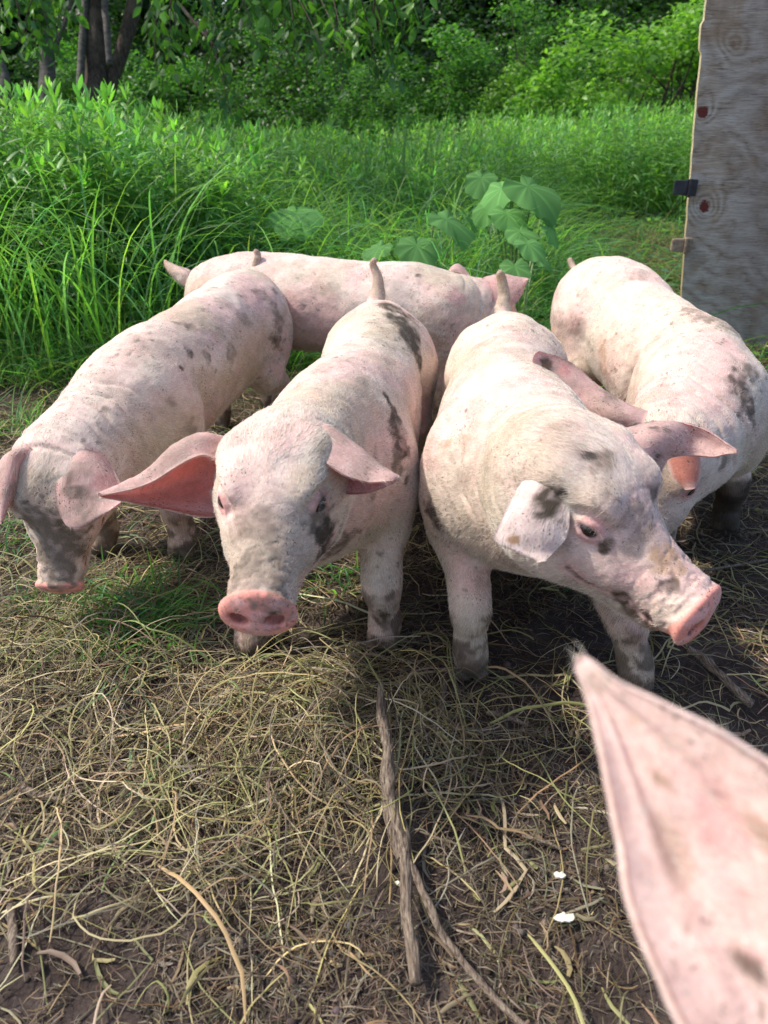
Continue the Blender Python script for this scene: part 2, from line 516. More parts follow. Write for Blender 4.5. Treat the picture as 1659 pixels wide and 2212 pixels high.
    dc = hp(.256, -.008)
    dw = cfg.get('disc', .062)
    vol.ell(dc - dn * .004, [.016, dw, .047 * sc], [dn, ds_, du], k=.012)
    vol.ell(dc - dn * .004 + du * .012, [.016, dw * .8, .040 * sc], [dn, ds_, du], k=.01)
    # crease behind the disc and folds on the bridge
    for x, a in ((.233, .0085), (.216, .006), (.20, .0045)):
        th = np.linspace(-1.25, 1.25, 9)
        vol.sweep(np.array([hp(x, -.008 + .053 * math.cos(t), .060 * math.sin(t)) for t in th]), np.full(9, a), np.full(9, a), up=hf, k=.008, sub=True, n=3)
    for sgn in (-1, 1):
        vol.ell(dc + dn * .010 + ds_ * sgn * .027 * dw / .062 - du * .003, [.026, .0165, .0135], [dn, unit(ds_ + du * .4 * sgn), unit(du - ds_ * .4 * sgn)], k=.006, sub=True)
    # legs
    def sides(feet, c_, S_):
        d_ = [np.dot(np.array([*f_[:2], 0.]) - c_, S_) for f_ in feet]
        return (1, -1) if d_[0] > d_[1] else (-1, 1)
    for foot, att in zip(cfg['front'], sides(cfg['front'], st[i_sh, :3], Sd[i_sh])):
        foot = np.array([*foot[:2], 0.0]); fwd = T[i_sh] * [1, 1, 0]; fwd = unit(fwd)
        top_ = st[i_sh, :3] + Sd[i_sh] * att * st[i_sh, 3] * .60 + np.array([0, 0, -.07])
        knee = foot * .80 + top_ * .20; knee[2] = .155; knee += fwd * .012
        elbow = foot * .35 + top_ * .65; elbow[2] = .275; elbow -= fwd * .02
        fet = foot + [0, 0, .055] - fwd * .008
        mid = (knee + fet) / 2 - fwd * .004
        vol.sweep(np.array([top_, elbow, (elbow + knee) / 2, knee, mid, fet, foot + [0, 0, .035] + fwd * .01]),
                  np.array([.088, .066, .049, .046, .036, .039, .036]), np.array([.098, .070, .051, .048, .037, .040, .035]), up=fwd, k=.028)
        Sf = unit(np.cross(fwd, [0, 0, 1]))
        for sg in (-1, 1):
            vol.sweep(np.array([foot + [0, 0, .045] + Sf * sg * .016, foot + [0, 0, .012] + Sf * sg * .019 + fwd * .026]), [.019, .018], [.022, .016], up=fwd, k=.006)
            vol.ell(foot + [0, 0, .065] - fwd * .036 + Sf * sg * .018, [.012, .011, .016], k=.01)
    for foot, att in zip(cfg['rear'], sides(cfg['rear'], st[2, :3], Sd[2])):
        foot = np.array([*foot[:2], 0.0]); fwd = unit(T[2] * [1, 1, 0])
        hip = st[2, :3] + Sd[2] * att * st[2, 3] * .50 + np.array([0, 0, -.06]) - T[2] * .04
        stif = hip * .6 + foot * .4; stif[2] = .27; stif += fwd * .06
        hock = foot.copy(); hock[2] = .19; hock -= fwd * .055
        fet = foot + [0, 0, .06] - fwd * .015
        vol.sweep(np.array([hip, stif, (stif * .5 + hock * .5), hock, hock * .5 + fet * .5, fet, foot + [0, 0, .035]]),
                  np.array([.085, .072, .050, .036, .033, .037, .038]), np.array([.13, .095, .060, .042, .033, .036, .038]), up=fwd, k=.03)
        Sf = unit(np.cross(fwd, [0, 0, 1]))
        for sg in (-1, 1):
            vol.sweep(np.array([foot + [0, 0, .045] + Sf * sg * .016, foot + [0, 0, .012] + Sf * sg * .019 + fwd * .026]), [.019, .018], [.022, .016], up=fwd, k=.006)
    for er in cfg['ears']:
        if not er.get('cone', 1): continue
        rr_ = [[pf(*q[0]), pf(*q[len(q) // 2]), pf(*q[-1])] for q in er['rows'][:3]]
        mids = np.array([(a_ + b_ + 2 * c_) / 4 for a_, c_, b_ in rr_]); hw = [np.linalg.norm(a_ - b_) / 2 for a_, c_, b_ in rr_]
        nrm = np.cross(rr_[0][2] - rr_[0][0], mids[1] - mids[0])
        inw = unit(ho - mids[0]) * .02
        vol.sweep(np.array([mids[0] + inw, mids[0] * .6 + mids[1] * .4, mids[1]]), [hw[0] * .75, hw[0] * .6, hw[1] * .35], [.014, .007, .003], up=nrm, k=.022)
    # tail
    if cfg.get('tail') is not None:
        tp = np.array([pf(*q) for q in cfg['tail']])
        rr = np.linspace(.021, .010, len(tp)) if 'tailr' not in cfg else np.array(cfg['tailr'])
        vol.sweep(tp, rr, rr, up=(0.3, .9, .1), k=.02)
    for e in cfg.get('extra', []):
        vol.ell(*e[:2], k=e[2], sub=e[3])
    V, Q = vol.mesh()
    V = relax(V, Q, 2)
    q0 = cfg['res'] / .0045
    hl_ = (V - ho) @ np.array([hf, hu, hs]).T / sc
    nc = st[-1, :3] * .55 + hp(-.06, 0) * .45
    w = sstep(.30, .17, np.linalg.norm(V - nc, axis=1)) * sstep(-.005, -.055, hl_[:, 0]) * sstep(.20, .26, V[:, 2])
    V = melt(V, Q, w, int(150 / q0 ** 2))
    w = sstep(.24, .32, V[:, 2]) * sstep(.30, .36, np.linalg.norm(V - ho, axis=1))
    if cfg.get('tail') is not None: w = w * sstep(.05, .12, np.min([np.linalg.norm(V - t_, axis=1) for t_ in tp], 0))
    V = melt(V, Q, w, int(14 / q0 ** 2))
    # flesh: broad unevenness, neck folds, wrinkles on the face
    Nn = normals(V, Q); hl_ = (V - ho) @ np.array([hf, hu, hs]).T / sc
    fw = sstep(.02, .08, hl_[:, 0]) * sstep(.40, .34, np.linalg.norm(hl_, axis=1))
    torso = sstep(.1, .25, V[:, 2]) * (1 - fw)
    dsp = (fbm(V * 9 + cfg['seed'], 201, 3) - .5) * .018 * torso + (fbm(V * 30, 202, 3) - .5) * .0035 * (1 - fw)
    nk = sstep(.27, .13, np.linalg.norm(V - nc, axis=1)) * sstep(.0, -.05, hl_[:, 0])
    ax_ = unit(hp(0, 0) - st[-2, :3]); ph_ = (V - nc) @ ax_ * 120 + fbm(V * 10, 205, 2) * 7
    dsp += -np.clip(np.cos(ph_), 0, 1) ** 3 * .0070 * nk
    F2 = np.stack([hl_[:, 0] * 75, hl_[:, 1] * 26, hl_[:, 2] * 26], 1)
    mz = sstep(.13, .19, hl_[:, 0]) * sstep(.246, .232, hl_[:, 0]) * fw
    rid = 1 - np.abs(fbm(F2, 207, 3) * 2 - 1)
    dsp += -(sstep(.80, .97, rid) * .0018) * (mz + .45 * fw * sstep(.246, .232, hl_[:, 0]))
    dsp += (fbm(V * 26, 208, 3) - .5) * .003 * fw * sstep(.246, .232, hl_[:, 0])
    V = V + Nn * dsp[:, None]
    nb = len(V)
    Vs, Qs = [V], [Q]; ear_i = []
    off = nb
    meta = []
    for er in cfg['ears']:
        ve, qe, fr, al, ac = ear_sheet(er['rows'], er.get('thick', .008), ridge=er.get('ridge', 0))
        Vs.append(ve); Qs.append(qe + off); meta.append((off, off + len(ve), fr, al, ac, er)); off += len(ve)
    V = np.vstack(Vs); Q = np.vstack(Qs)
    nv = len(V)
    # ---- colour of hide
    body = np.arange(nv) < nb
    x = V
    big = fbm(x * 7 + cfg['seed'] * 3.1, 11, 3); med = fbm(x * 22 + cfg['seed'], 23, 4); fine = fbm(x * 70, 37, 3)
    col = SKIN * np.ones((nv, 3))
    def blend(c, m):
        nonlocal col
        m = np.clip(m, 0, 1)[:, None]; col = col * (1 - m) + np.asarray(c) * m
    blend(PALE, sstep(.42, .62, big) * .6)
    blend(PINK, sstep(.52, .72, fbm(x * 9 + 40, 5, 3)) * .3)
    blend(np.array([.66, .60, .44]), sstep(.45, .65, fbm(x * 4 + 70, 6, 3)) * .35)
    blend(GREYD, sstep(.47, .69, med) * .38 * cfg.get('dirt', 1))
    blend(np.array([.42, .36, .24]), sstep(.52, .68, fbm(x * 5 + 9, 71, 3)) * .5 * cfg.get('dirt', 1))
    speck = sstep(.64, .76, fine) * sstep(.45, .65, fbm(x * 8 + 3, 91, 2))
    blend(MUD * 1.6, speck * .75 * cfg.get('dirt', 1))
    # lower legs dirty
    low = sstep(.24, .05, x[:, 2] + (med - .5) * .25) * body
    blend(np.array([.33, .25, .165]), low * .6)
    blend(np.array([.12, .085, .06]), low * sstep(.46, .58, fbm(x * 28, 93, 3) + (.12 - x[:, 2]) * .5) * .85)
    blend(MUD, sstep(.05, .02, x[:, 2] + (fine - .5) * .03) * body * .8)
    if cfg.get('sock'):
        blend(np.array([.035, .028, .024]), body * sstep(.10, .07, np.linalg.norm(x[:, :2] - np.array(cfg['sock'])[:2], axis=1)) * sstep(.20, .15, x[:, 2] + (med - .5) * .12) * .97)
    # head
    hl = (x - ho) @ np.array([hf, hu, hs]).T / sc
    onh = body & (hl[:, 0] > -.03) & (np.linalg.norm(hl, axis=1) < .36)
    blend(GREYD * 1.15, onh * sstep(.06, .18, hl[:, 0]) * sstep(.40, .62, fbm(x * 12, 51, 3)) * .65)
    blend(SNOUT, (onh & (hl[:, 0] > .235)) * sstep(.236, .244, hl[:, 0]))
    mls = []
    disc = onh & (hl[:, 0] > .25)
    blend(np.array([.80, .52, .50]), disc * sstep(.5, .6, fbm(x * 30, 61, 2)) * .5)
    blend(MUD * 1.3, disc * sstep(.66, .71, fbm(x * 150, 63, 2)) * .6)
    for sgn in (-1, 1):
        e = hp(.076, .036, sgn * .078); de = np.linalg.norm(x - e, axis=1)
        blend(PINK, body * sstep(.034, .016, de) * .7)
        blend(np.array([.30, .12, .11]), body * sstep(.018, .012, de) * .7)
        nd = dc + dn * .002 + ds_ * sgn * .027 * dw / .062
        blend(np.array([.16, .04, .035]), body * sstep(.020, .011, np.linalg.norm((x - nd) , axis=1)) * sstep(.002, -.006, (x - dc) @ dn - .008))
        ml = catmull(np.array([hp(.235, -.038, sgn * .03), hp(.20, -.034, sgn * .052), hp(.16, -.040, sgn * .064), hp(.115, -.046, sgn * .082), hp(.09, -.036, sgn * .096)]), 8)
        dm = np.full(nv, 9.0); nearh = np.where(onh)[0]
        mls.append(ml)
        if len(nearh):
            dm[nearh] = np.sqrt(((x[nearh, None, :] - ml[None]) ** 2).sum(-1)).min(1)
        blend(np.array([.12, .05, .04]), sstep(.009, .005, dm) * .95)
        blend(PINK, sstep(.022, .009, dm) * sstep(.006, .009, dm) * .4)
    # ears
    inner = np.zeros(nv)
    for (a, b, fr, al, ac, er) in meta:
        m = np.zeros(nv); m[a:b] = 1
        ins = np.zeros(nv); ins[a:b] = fr if er.get('inside_front') else 1 - fr
        inner += ins
        f2 = np.zeros(nv); f2[a:b] = sstep(1.0, .6, np.abs(ac)) * sstep(1.0, .75, al)
        blend(np.array([.75, .50, .46]), m * .85)
        if er.get('pale'): blend(np.array([.95, .66, .57]) if er['pale'] == 1 else np.array([.82, .64, .58]), m)
        blend((np.array([.55, .20, .14]) if er.get('red') == 2 else RED) if er.get('red') else PINK, ins * (.12 + .88 * f2) * er.get('inpink', .9))
        blend(GREYD, m * (1 - ins) * sstep(.45, .65, fbm(x * 25, 15, 3)) * .5 * er.get('dirt', 1))
    if cfg.get('tail') is not None:
        tq = catmull(tp, 5); dt_ = np.full(nv, 9.0)
        nb_ = np.where(np.linalg.norm(x - tq[len(tq) // 2], axis=1) < .2)[0]
        dt_[nb_] = np.sqrt(((x[nb_, None] - tq[None, 3:]) ** 2).sum(-1)).min(1)
        blend(np.array([.36, .28, .20]), sstep(.045, .020, dt_ + (med - .5) * .02) * .7)
    # hand placed stains, where they sit on the animal
    bvh = BVHTree.FromPolygons([tuple(p) for p in V], [tuple(int(i) for i in q) for q in Q])
    for s in cfg.get('spots', []):
        u, v, rad, c, strength = s[:5]
        stretch = s[5] if len(s) > 5 else None
        hit = bvh.ray_cast(Vector((0, 0, H)), Vector(rayd(u, v)))[0]
        if hit is None: continue
        dlt = x - np.array(hit)
        if stretch is not None:
            ax = toworld((stretch[0], stretch[1], 0)); al_ = dlt @ ax
            dlt = dlt - np.outer(al_ * (1 - 1 / stretch[2]), ax)
        dd = np.linalg.norm(dlt, axis=1) / rad
        rough = s[6] if len(s) > 6 else .9
        dd = dd + (fbm(x * 60, 7, 4) - .5) * rough * 1.8 + (fbm(x * 20, 8, 2) - .5) * rough * 1.2
        blend(c, sstep(1.05, .45, dd) * strength * (.55 + .45 * sstep(.35, .55, fbm(x * 60, 77, 3))) * 1.25)
    root = empty('pig', [*st[len(st) // 2, :2], 0], cfg['label'], 'pig', cfg.get('group', 'young pink pigs standing around in the pen'))
    midx = (Q[:, 0] >= nb).astype(int)
    for (a, b, fr, al, ac, er) in meta:
        if er.get('pale'): midx[(Q[:, 0] >= a) & (Q[:, 0] < b)] = 2
    ob = link_mesh('body', V, Q, [M_SKIN, M_EAR, M_EARP], None, True, midx)
    set_col(ob.data, np.clip(col, 0, 1))
    adopt(ob, root)
    # eyes
    for sgn in (-1, 1):
        en = unit(hs * sgn * .80 + hf * .42 + hu * .30); e1_ = unit(hf - en * np.dot(hf, en)); e2_ = np.cross(en, e1_) * 1.0
        if np.dot(e2_, hu) < 0: e2_ = -e2_
        e = hp(.076, .036, sgn * .083) - en * .0125 * sc
        if not cfg.get('eyes', True): break
        nth, nph = 10, 16; vs = []; fs = []
        for i in range(nth + 1):
            for j in range(nph):
                a = math.pi * i / nth; b = 2 * math.pi * j / nph
                vs.append(e + .0165 * sc * np.array([math.sin(a) * math.cos(b), math.sin(a) * math.sin(b), math.cos(a)]))
        for i in range(nth):
            for j in range(nph):
                fs.append((i * nph + j, (i + 1) * nph + j, (i + 1) * nph + (j + 1) % nph, i * nph + (j + 1) % nph))
        adopt(link_mesh('eye', vs, fs, M_EYE), root)
        lr = []; ec = hp(.076, .036, sgn * .083)
        for q in range(18):
            a_ = .5 + 2.1 * q / 17
            o_ = ec + (en * .004 + e1_ * math.cos(a_) * .0185 + e2_ * math.sin(a_) * .0095) * sc
            dr = unit(en * 1.0 + e2_ * .1 + e1_ * math.cos(a_) * .6 + rng.normal(0, .12, 3))
            lr.append([o_, o_ + dr * .005 * sc, o_ + dr * .009 * sc - e2_ * .003, o_ + dr * .011 * sc - e2_ * .007])
        hair_object('eyelashes', np.array(lr), root, M_HAIR, np.full(18, .00016), np.full((18, 3), .55))
    # ---- bristles
    tri = np.vstack([Q[:, [0, 1, 2]], Q[:, [0, 2, 3]]])
    A, B, C_ = V[tri[:, 0]], V[tri[:, 1]], V[tri[:, 2]]
    nr = np.cross(B - A, C_ - A); ar = np.linalg.norm(nr, axis=1) / 2; nr = unit(nr)
    cen = (A + B + C_) / 3
    dens = np.ones(len(tri))
    hc_ = (cen - ho) @ np.array([hf, hu, hs]).T / sc
    dens *= np.where((hc_[:, 0] > .232) & (np.linalg.norm(hc_, axis=1) < .4), .03, 1)
    for sgn in (-1, 1):
        dens *= sstep(.018, .03, np.linalg.norm(cen - hp(.076, .036, sgn * .082), axis=1))
    for ml in mls:
        nh_ = np.where(np.linalg.norm(cen - ml.mean(0), axis=1) < .14)[0]
        if len(nh_): dens[nh_] *= .1 + .9 * sstep(.004, .012, np.sqrt(((cen[nh_, None, :] - ml[None]) ** 2).sum(-1)).min(1))
    dens *= 1 - .9 * inner[tri[:, 0]]; dens *= np.where(tri[:, 0] >= nb, 1.0 if meta[0][5].get('pale') == 1 else .28, 1)
    facing = (nr * (np.array([0, 0, H]) - cen)).sum(1) / np.linalg.norm(cen - np.array([0, 0, H]), axis=1)
    dens *= np.where(facing > -.35, 1, .25)
    pr = ar * dens; pr /= pr.sum()
    nh = cfg.get('hairs', 40000)
    pick = rng.choice(len(tri), nh, p=pr)
    r1, r2 = rng.random(nh), rng.random(nh); s1 = np.sqrt(r1)
    root_p = A[pick] * (1 - s1)[:, None] + B[pick] * (s1 * (1 - r2))[:, None] + C_[pick] * (s1 * r2)[:, None]
    nn = nr[pick]
    anc = [(p, -t, .12) for p, t in zip(st[:, :3], T)]
    anc += [(hp(.0, .05), -hf, .08), (hp(.1, 0), -hf + hu * .2, .08), (hp(.2, 0), -hf, .07)]
    for f_ in cfg['front'] + cfg['rear']:
        anc += [(np.array([f_[0], f_[1], .1]), np.array([0, 0, -1.0]), .09), (np.array([f_[0], f_[1], .25]), np.array([0, 0, -1.0]), .06)]
    wsum = 0; dsum = 0
    for p, d_, s_ in anc:
        w = np.exp(-((root_p - p) ** 2).sum(1) / (2 * (s_ * 1.1) ** 2))[:, None] + 1e-9
        wsum = wsum + w; dsum = dsum + w * unit(d_)
    fl = dsum / wsum + np.array([0, 0, -.35]) * (1 - nn[:, 2:3].clip(0, 1))
    for (a, b, fr, al, ac, er) in meta:
        tipv = unit(pf(*er['rows'][-1][1]) - pf(*er['rows'][0][1]))
        m = (tri[pick, 0] >= a) & (tri[pick, 0] < b); fl[m] = tipv
    sw = (np.stack([fbm(root_p * 9, 101 + i, 2) for i in range(3)], 1) - .5) * 1.6
    fl = fl + sw + rng.normal(0, .22, (nh, 3))
    fl = unit(fl - nn * (fl * nn).sum(1)[:, None])
    Lh = cfg.get('hlen', .013) * rng.uniform(.6, 1.35, nh)[:, None]
    hq = (root_p - ho) @ np.array([hf, hu, hs]).T / sc
    neartop = sstep(.12, .0, np.linalg.norm(hq - [-.04, .09, 0], axis=1))
    Lh = Lh * (1 + 1.2 * neartop[:, None])
    Lh = np.where(((hq[:, 0] > .08) & (np.linalg.norm(hq, axis=1) < .35))[:, None], Lh * .6, Lh)
    lift = rng.uniform(.05, .24, nh)[:, None]
    K = []
    for t in (0, .33, .66, 1.0):
        K.append(root_p + Lh * t * (fl * (.95) + nn * lift * (1 - .45 * t)) + np.array([0, 0, -.004]) * t * t)
    K = np.stack(K, 1)
    under = col[tri[pick, 0]]
    hcv = np.array([.95, .89, .78]) * rng.uniform(.7, 1.08, (nh, 1))
    lum = under.mean(1, keepdims=True)
    mm_ = np.clip((.50 - lum) / .22, 0, 1) * .95
    hcv = hcv * (1 - mm_) + np.clip(under * 1.35, 0, 1) * mm_
    hair_object('bristles', K, root, M_HAIR, cfg.get('hr', .00030) * rng.uniform(.6, 1.3, nh), hcv)
    return root, V, Q

def eared(rows, **kw):
    d = dict(rows=rows); d.update(kw); return d
def R3(e1, m, e2, f1, fm, f2):
    return ((*e1, f1), (*m, fm), (*e2, f2))
def snouted(u, v, f, fd, ud, sc):
    d = toworld(fd)
    return (pf(u, v, f) - d * .262 * sc, d, toworld(ud))
GREY = (.19, .15, .115); BLK = (.055, .043, .033); OCH = (.42, .26, .15); DBR = (.09, .06, .035)
PIGS = {}
PIGS['B'] = dict(seed=2, res=.004, hairs=75000, label='pig left of centre facing the viewer, one ear spread out and glowing red',
    body=[(-.005, 2.36, .43, .085, .11), (-.012, 2.28, .43, .135, .16), (-.02, 2.12, .425, .152, .178), (-.045, 1.92, .415, .152, .182), (-.075, 1.72, .41, .160, .192), (-.11, 1.54, .41, .168, .2), (-.15, 1.43, .40, .155, .17), (-.19, 1.35, .395, .13, .14)],
    head=snouted(553, 1330, 1.15, (-.06, -.80, .60), (-.03, .6, .80), 1.04), hscale=1.04, disc=.064,
    front=[(-.31, 1.36), (0.0, 1.385)] , rear=[(-.10, 2.12), (.10, 2.10)],
    tail=[(812, 655, 2.37), (818, 625, 2.37), (815, 595, 2.36), (805, 572, 2.35), (808, 563, 2.33)], tailr=[.024, .019, .016, .014, .012],
    ears=[eared([((474, 1000, 1.30), (492, 950, 1.34), (478, 1035, 1.41), (470, 1115, 1.36)), ((438, 985, 1.285), (432, 942, 1.32), (430, 1030, 1.43), (438, 1116, 1.35)), ((392, 1003, 1.28), (378, 965, 1.31), (382, 1040, 1.41), (392, 1108, 1.345)), ((340, 1036, 1.28), (320, 1016, 1.305), (325, 1060, 1.37), (334, 1096, 1.335)), ((285, 1058, 1.28), (264, 1047, 1.295), (270, 1067, 1.32), (280, 1085, 1.305)), ((222, 1070, 1.28), (214, 1066, 1.285), (214, 1071, 1.29), (219, 1075, 1.285))], inside_front=True, red=True, inpink=1.0, cone=0),
          eared([((652, 1000, 1.27), (650, 935, 1.30), (650, 975, 1.33), (650, 1015, 1.32)), ((695, 998, 1.235), (708, 924, 1.28), (700, 990, 1.335), (688, 1045, 1.32)), ((745, 1028, 1.22), (766, 962, 1.265), (752, 1015, 1.32), (738, 1066, 1.30)), ((795, 1042, 1.22), (816, 1004, 1.25), (800, 1035, 1.285), (790, 1066, 1.275)), ((836, 1040, 1.22), (846, 1022, 1.235), (838, 1036, 1.25), (838, 1050, 1.25)), ((858, 1036, 1.23), (861, 1029, 1.232), (858, 1034, 1.238), (856, 1040, 1.236))], inside_front=True, inpink=.6, thick=.007)],
    spots=[(852, 668, .058, (.10, .075, .05), 1.0, (.4, -1, 1.6), .35), (872, 702, .062, (.09, .07, .05), 1.0, (.35, -1, 1.8), .35), (894, 748, .055, (.09, .07, .05), 1.0, (.3, -1, 1.8), .4), (850, 885, .022, BLK, .85, (.3, -1, 2.0)), (862, 950, .035, BLK, .75, (.3, -1, 2.4)), (860, 1010, .03, GREY, .7), (690, 1115, .045, GREY, .9), (730, 1180, .05, GREY, .8), (600, 1290, .05, GREY, .5), (560, 1180, .04, GREY, .5), (520, 1240, .03, GREY, .5), (705, 1170, .05, BLK, .9, (.1, -1, 1.5)), (690, 1240, .055, DBR, 1.0, (.3, -1, 1.5)), (670, 1270, .04, BLK, .8, (.3, -1, 1.4)), (655, 1300, .025, DBR, .8), (560, 1130, .03, GREY, .4), (520, 1140, .03, GREY, .4), (545, 1250, .05, GREY, .5, (1, 0, 1.4)), (800, 1070, .025, GREY, .5), (820, 1335, .03, DBR, .85), (840, 1290, .02, DBR, .6), (700, 770, .03, GREY, .3), (690, 970, .02, GREY, .5), (880, 1040, .015, BLK, .7), (560, 1378, .006, DBR, .6), (590, 1325, .006, DBR, .7)])
PIGS['C'] = dict(seed=5, res=.004, hairs=80000, label='biggest pig, head turned to the right, with a muddy drooping ear',
    body=[(.365, 2.24, .43, .09, .11), (.365, 2.17, .425, .14, .16), (.35, 2.02, .42, .163, .18), (.325, 1.84, .41, .168, .185), (.30, 1.65, .405, .18, .195), (.285, 1.47, .41, .19, .205), (.32, 1.36, .42, .16, .175), (.365, 1.30, .42, .13, .145)],
    head=snouted(1524, 1332, 1.20, (.62, -.70, .34), (.33, .51, .76), 1.15), hscale=1.15, disc=.066, dtilt=.40, lid=.0085,
    front=[(.195, 1.29), (.555, 1.25)], rear=[(.25, 2.0), (.47, 1.98)],
    tail=[(1085, 668, 2.26), (1088, 640, 2.26), (1085, 615, 2.25), (1081, 596, 2.24), (1080, 590, 2.23)], tailr=[.024, .018, .015, .0135, .010],
    ears=[eared([R3((1180, 1005), (1215, 985), (1260, 1010), 1.25, 1.235, 1.24), R3((1135, 1035), (1180, 1035), (1228, 1050), 1.225, 1.203, 1.205), R3((1100, 1090), (1160, 1095), (1230, 1110), 1.205, 1.188, 1.190), R3((1072, 1150), (1140, 1150), (1224, 1158), 1.205, 1.188, 1.190), R3((1072, 1170), (1145, 1190), (1198, 1190), 1.20, 1.192, 1.195), R3((1150, 1205), (1168, 1214), (1178, 1212), 1.195, 1.185, 1.185)], inside_front=False, dirt=.6, pale=2, thick=.006),
          eared([R3((1340, 930), (1370, 975), (1420, 1035), 1.36, 1.30, 1.34), R3((1420, 912), (1430, 945), (1445, 990), 1.37, 1.32, 1.36), R3((1480, 914), (1490, 945), (1500, 985), 1.37, 1.38, 1.37), R3((1530, 930), (1535, 955), (1540, 988), 1.36, 1.37, 1.36), R3((1565, 955), (1566, 968), (1566, 982), 1.345, 1.35, 1.345), R3((1592, 973), (1593, 976), (1592, 979), 1.33, 1.33, 1.33)], inside_front=False, dirt=.5)],
    spots=[(1180, 1078, .034, (.08, .06, .04), 1.0, (0, -1, 1.25), .45), (1212, 1060, .014, BLK, .8), (1108, 1165, .012, OCH, .9), (1300, 1000, .035, GREY, .6), (1270, 985, .02, BLK, .7), (1415, 1065, .022, BLK, .6), (1380, 1130, .04, GREY, .5), (1440, 1215, .035, OCH, .6), (1440, 1265, .022, BLK, .65), (1320, 1170, .012, DBR, .7), (1305, 1185, .010, DBR, .8), (1340, 1285, .02, DBR, .8), (1360, 1320, .018, DBR, .7), (1410, 1355, .02, DBR, .6), (935, 1110, .03, BLK, .7), (950, 1140, .02, BLK, .6), (960, 970, .03, OCH, .5), (1000, 960, .03, OCH, .35), (1415, 925, .012, BLK, .8), (1440, 930, .012, BLK, .8), (1490, 970, .02, RED, .7), (1420, 985, .015, DBR, .8), (1325, 1345, .012, BLK, .6), (1345, 1440, .02, GREY, .7), (1010, 1430, .03, DBR, .5), (1190, 800, .03, GREY, .4), (1130, 700, .03, OCH, .4), (1040, 745, .04, GREY, .3), (1085, 600, .02, OCH, .6)])
PIGS['A'] = dict(seed=9, res=.0055, hairs=45000, label='leftmost pig with its head lowered to the hay and both ears hanging',
    body=[(-.50, 2.86, .42, .09, .11), (-.51, 2.79, .42, .14, .16), (-.53, 2.65, .415, .16, .178), (-.57, 2.45, .405, .162, .178), (-.61, 2.25, .40, .158, .182), (-.65, 2.03, .395, .154, .19), (-.668, 1.86, .39, .148, .185), (-.69, 1.73, .385, .125, .15), (-.71, 1.65, .375, .108, .125)],
    head=(pf(128, 1035, 1.70), toworld((-.02, -.98, -.02)), toworld((-.12, .02, .98))), hscale=.98, disc=.055, sh=6,
    front=[(-.80, 1.80), (-.575, 1.79)], rear=[(-.64, 2.70), (-.40, 2.62)],
    tail=[(530, 592, 2.82), (545, 585, 2.82), (553, 568, 2.81), (556, 550, 2.81), (552, 543, 2.80)], tailr=[.020, .017, .015, .013, .010],
    ears=[eared([R3((150, 990), (190, 975), (235, 1000), 1.64, 1.63, 1.67), R3((126, 1030), (185, 1015), (258, 1045), 1.61, 1.60, 1.63), R3((122, 1085), (180, 1075), (266, 1078), 1.595, 1.592, 1.60), R3((140, 1130), (185, 1125), (240, 1100), 1.59, 1.58, 1.575), R3((160, 1142), (170, 1142), (182, 1138), 1.59, 1.585, 1.59)]),
          eared([R3((75, 975), (60, 970), (35, 985), 1.63, 1.62, 1.66), R3((48, 1010), (25, 985), (0, 1000), 1.62, 1.60, 1.66), R3((38, 1050), (12, 1045), (-15, 1045), 1.62, 1.60, 1.64), R3((18, 1095), (4, 1095), (-10, 1095), 1.61, 1.60, 1.62), R3((6, 1128), (3, 1132), (0, 1130), 1.60, 1.60, 1.60)], inpink=.6)],
    spots=[(405, 705, .030, GREY, .7), (385, 700, .02, GREY, .6), (410, 765, .022, BLK, .7), (445, 770, .025, GREY, .7), (392, 795, .008, BLK, .7), (500, 770, .03, GREY, .6, (0, -1, 2)), (480, 650, .04, GREY, .35), (530, 690, .04, GREY, .4), (570, 640, .05, GREY, .5), (600, 700, .06, GREY, .6), (600, 740, .03, BLK, .5), (595, 630, .02, GREY, .7), (370, 870, .02, GREY, .4), (410, 920, .03, GREY, .4, (.5, -1, 2)), (350, 900, .008, BLK, .6), (130, 1180, .08, GREY, .9), (80, 1120, .06, GREY, .8), (120, 1230, .05, GREY, .8), (150, 1060, .03, GREY, .6), (230, 1040, .03, PINK, .6), (190, 1090, .035, GREY, .5), (150, 1040, .02, BLK, .4), (550, 560, .02, DBR, .5)])
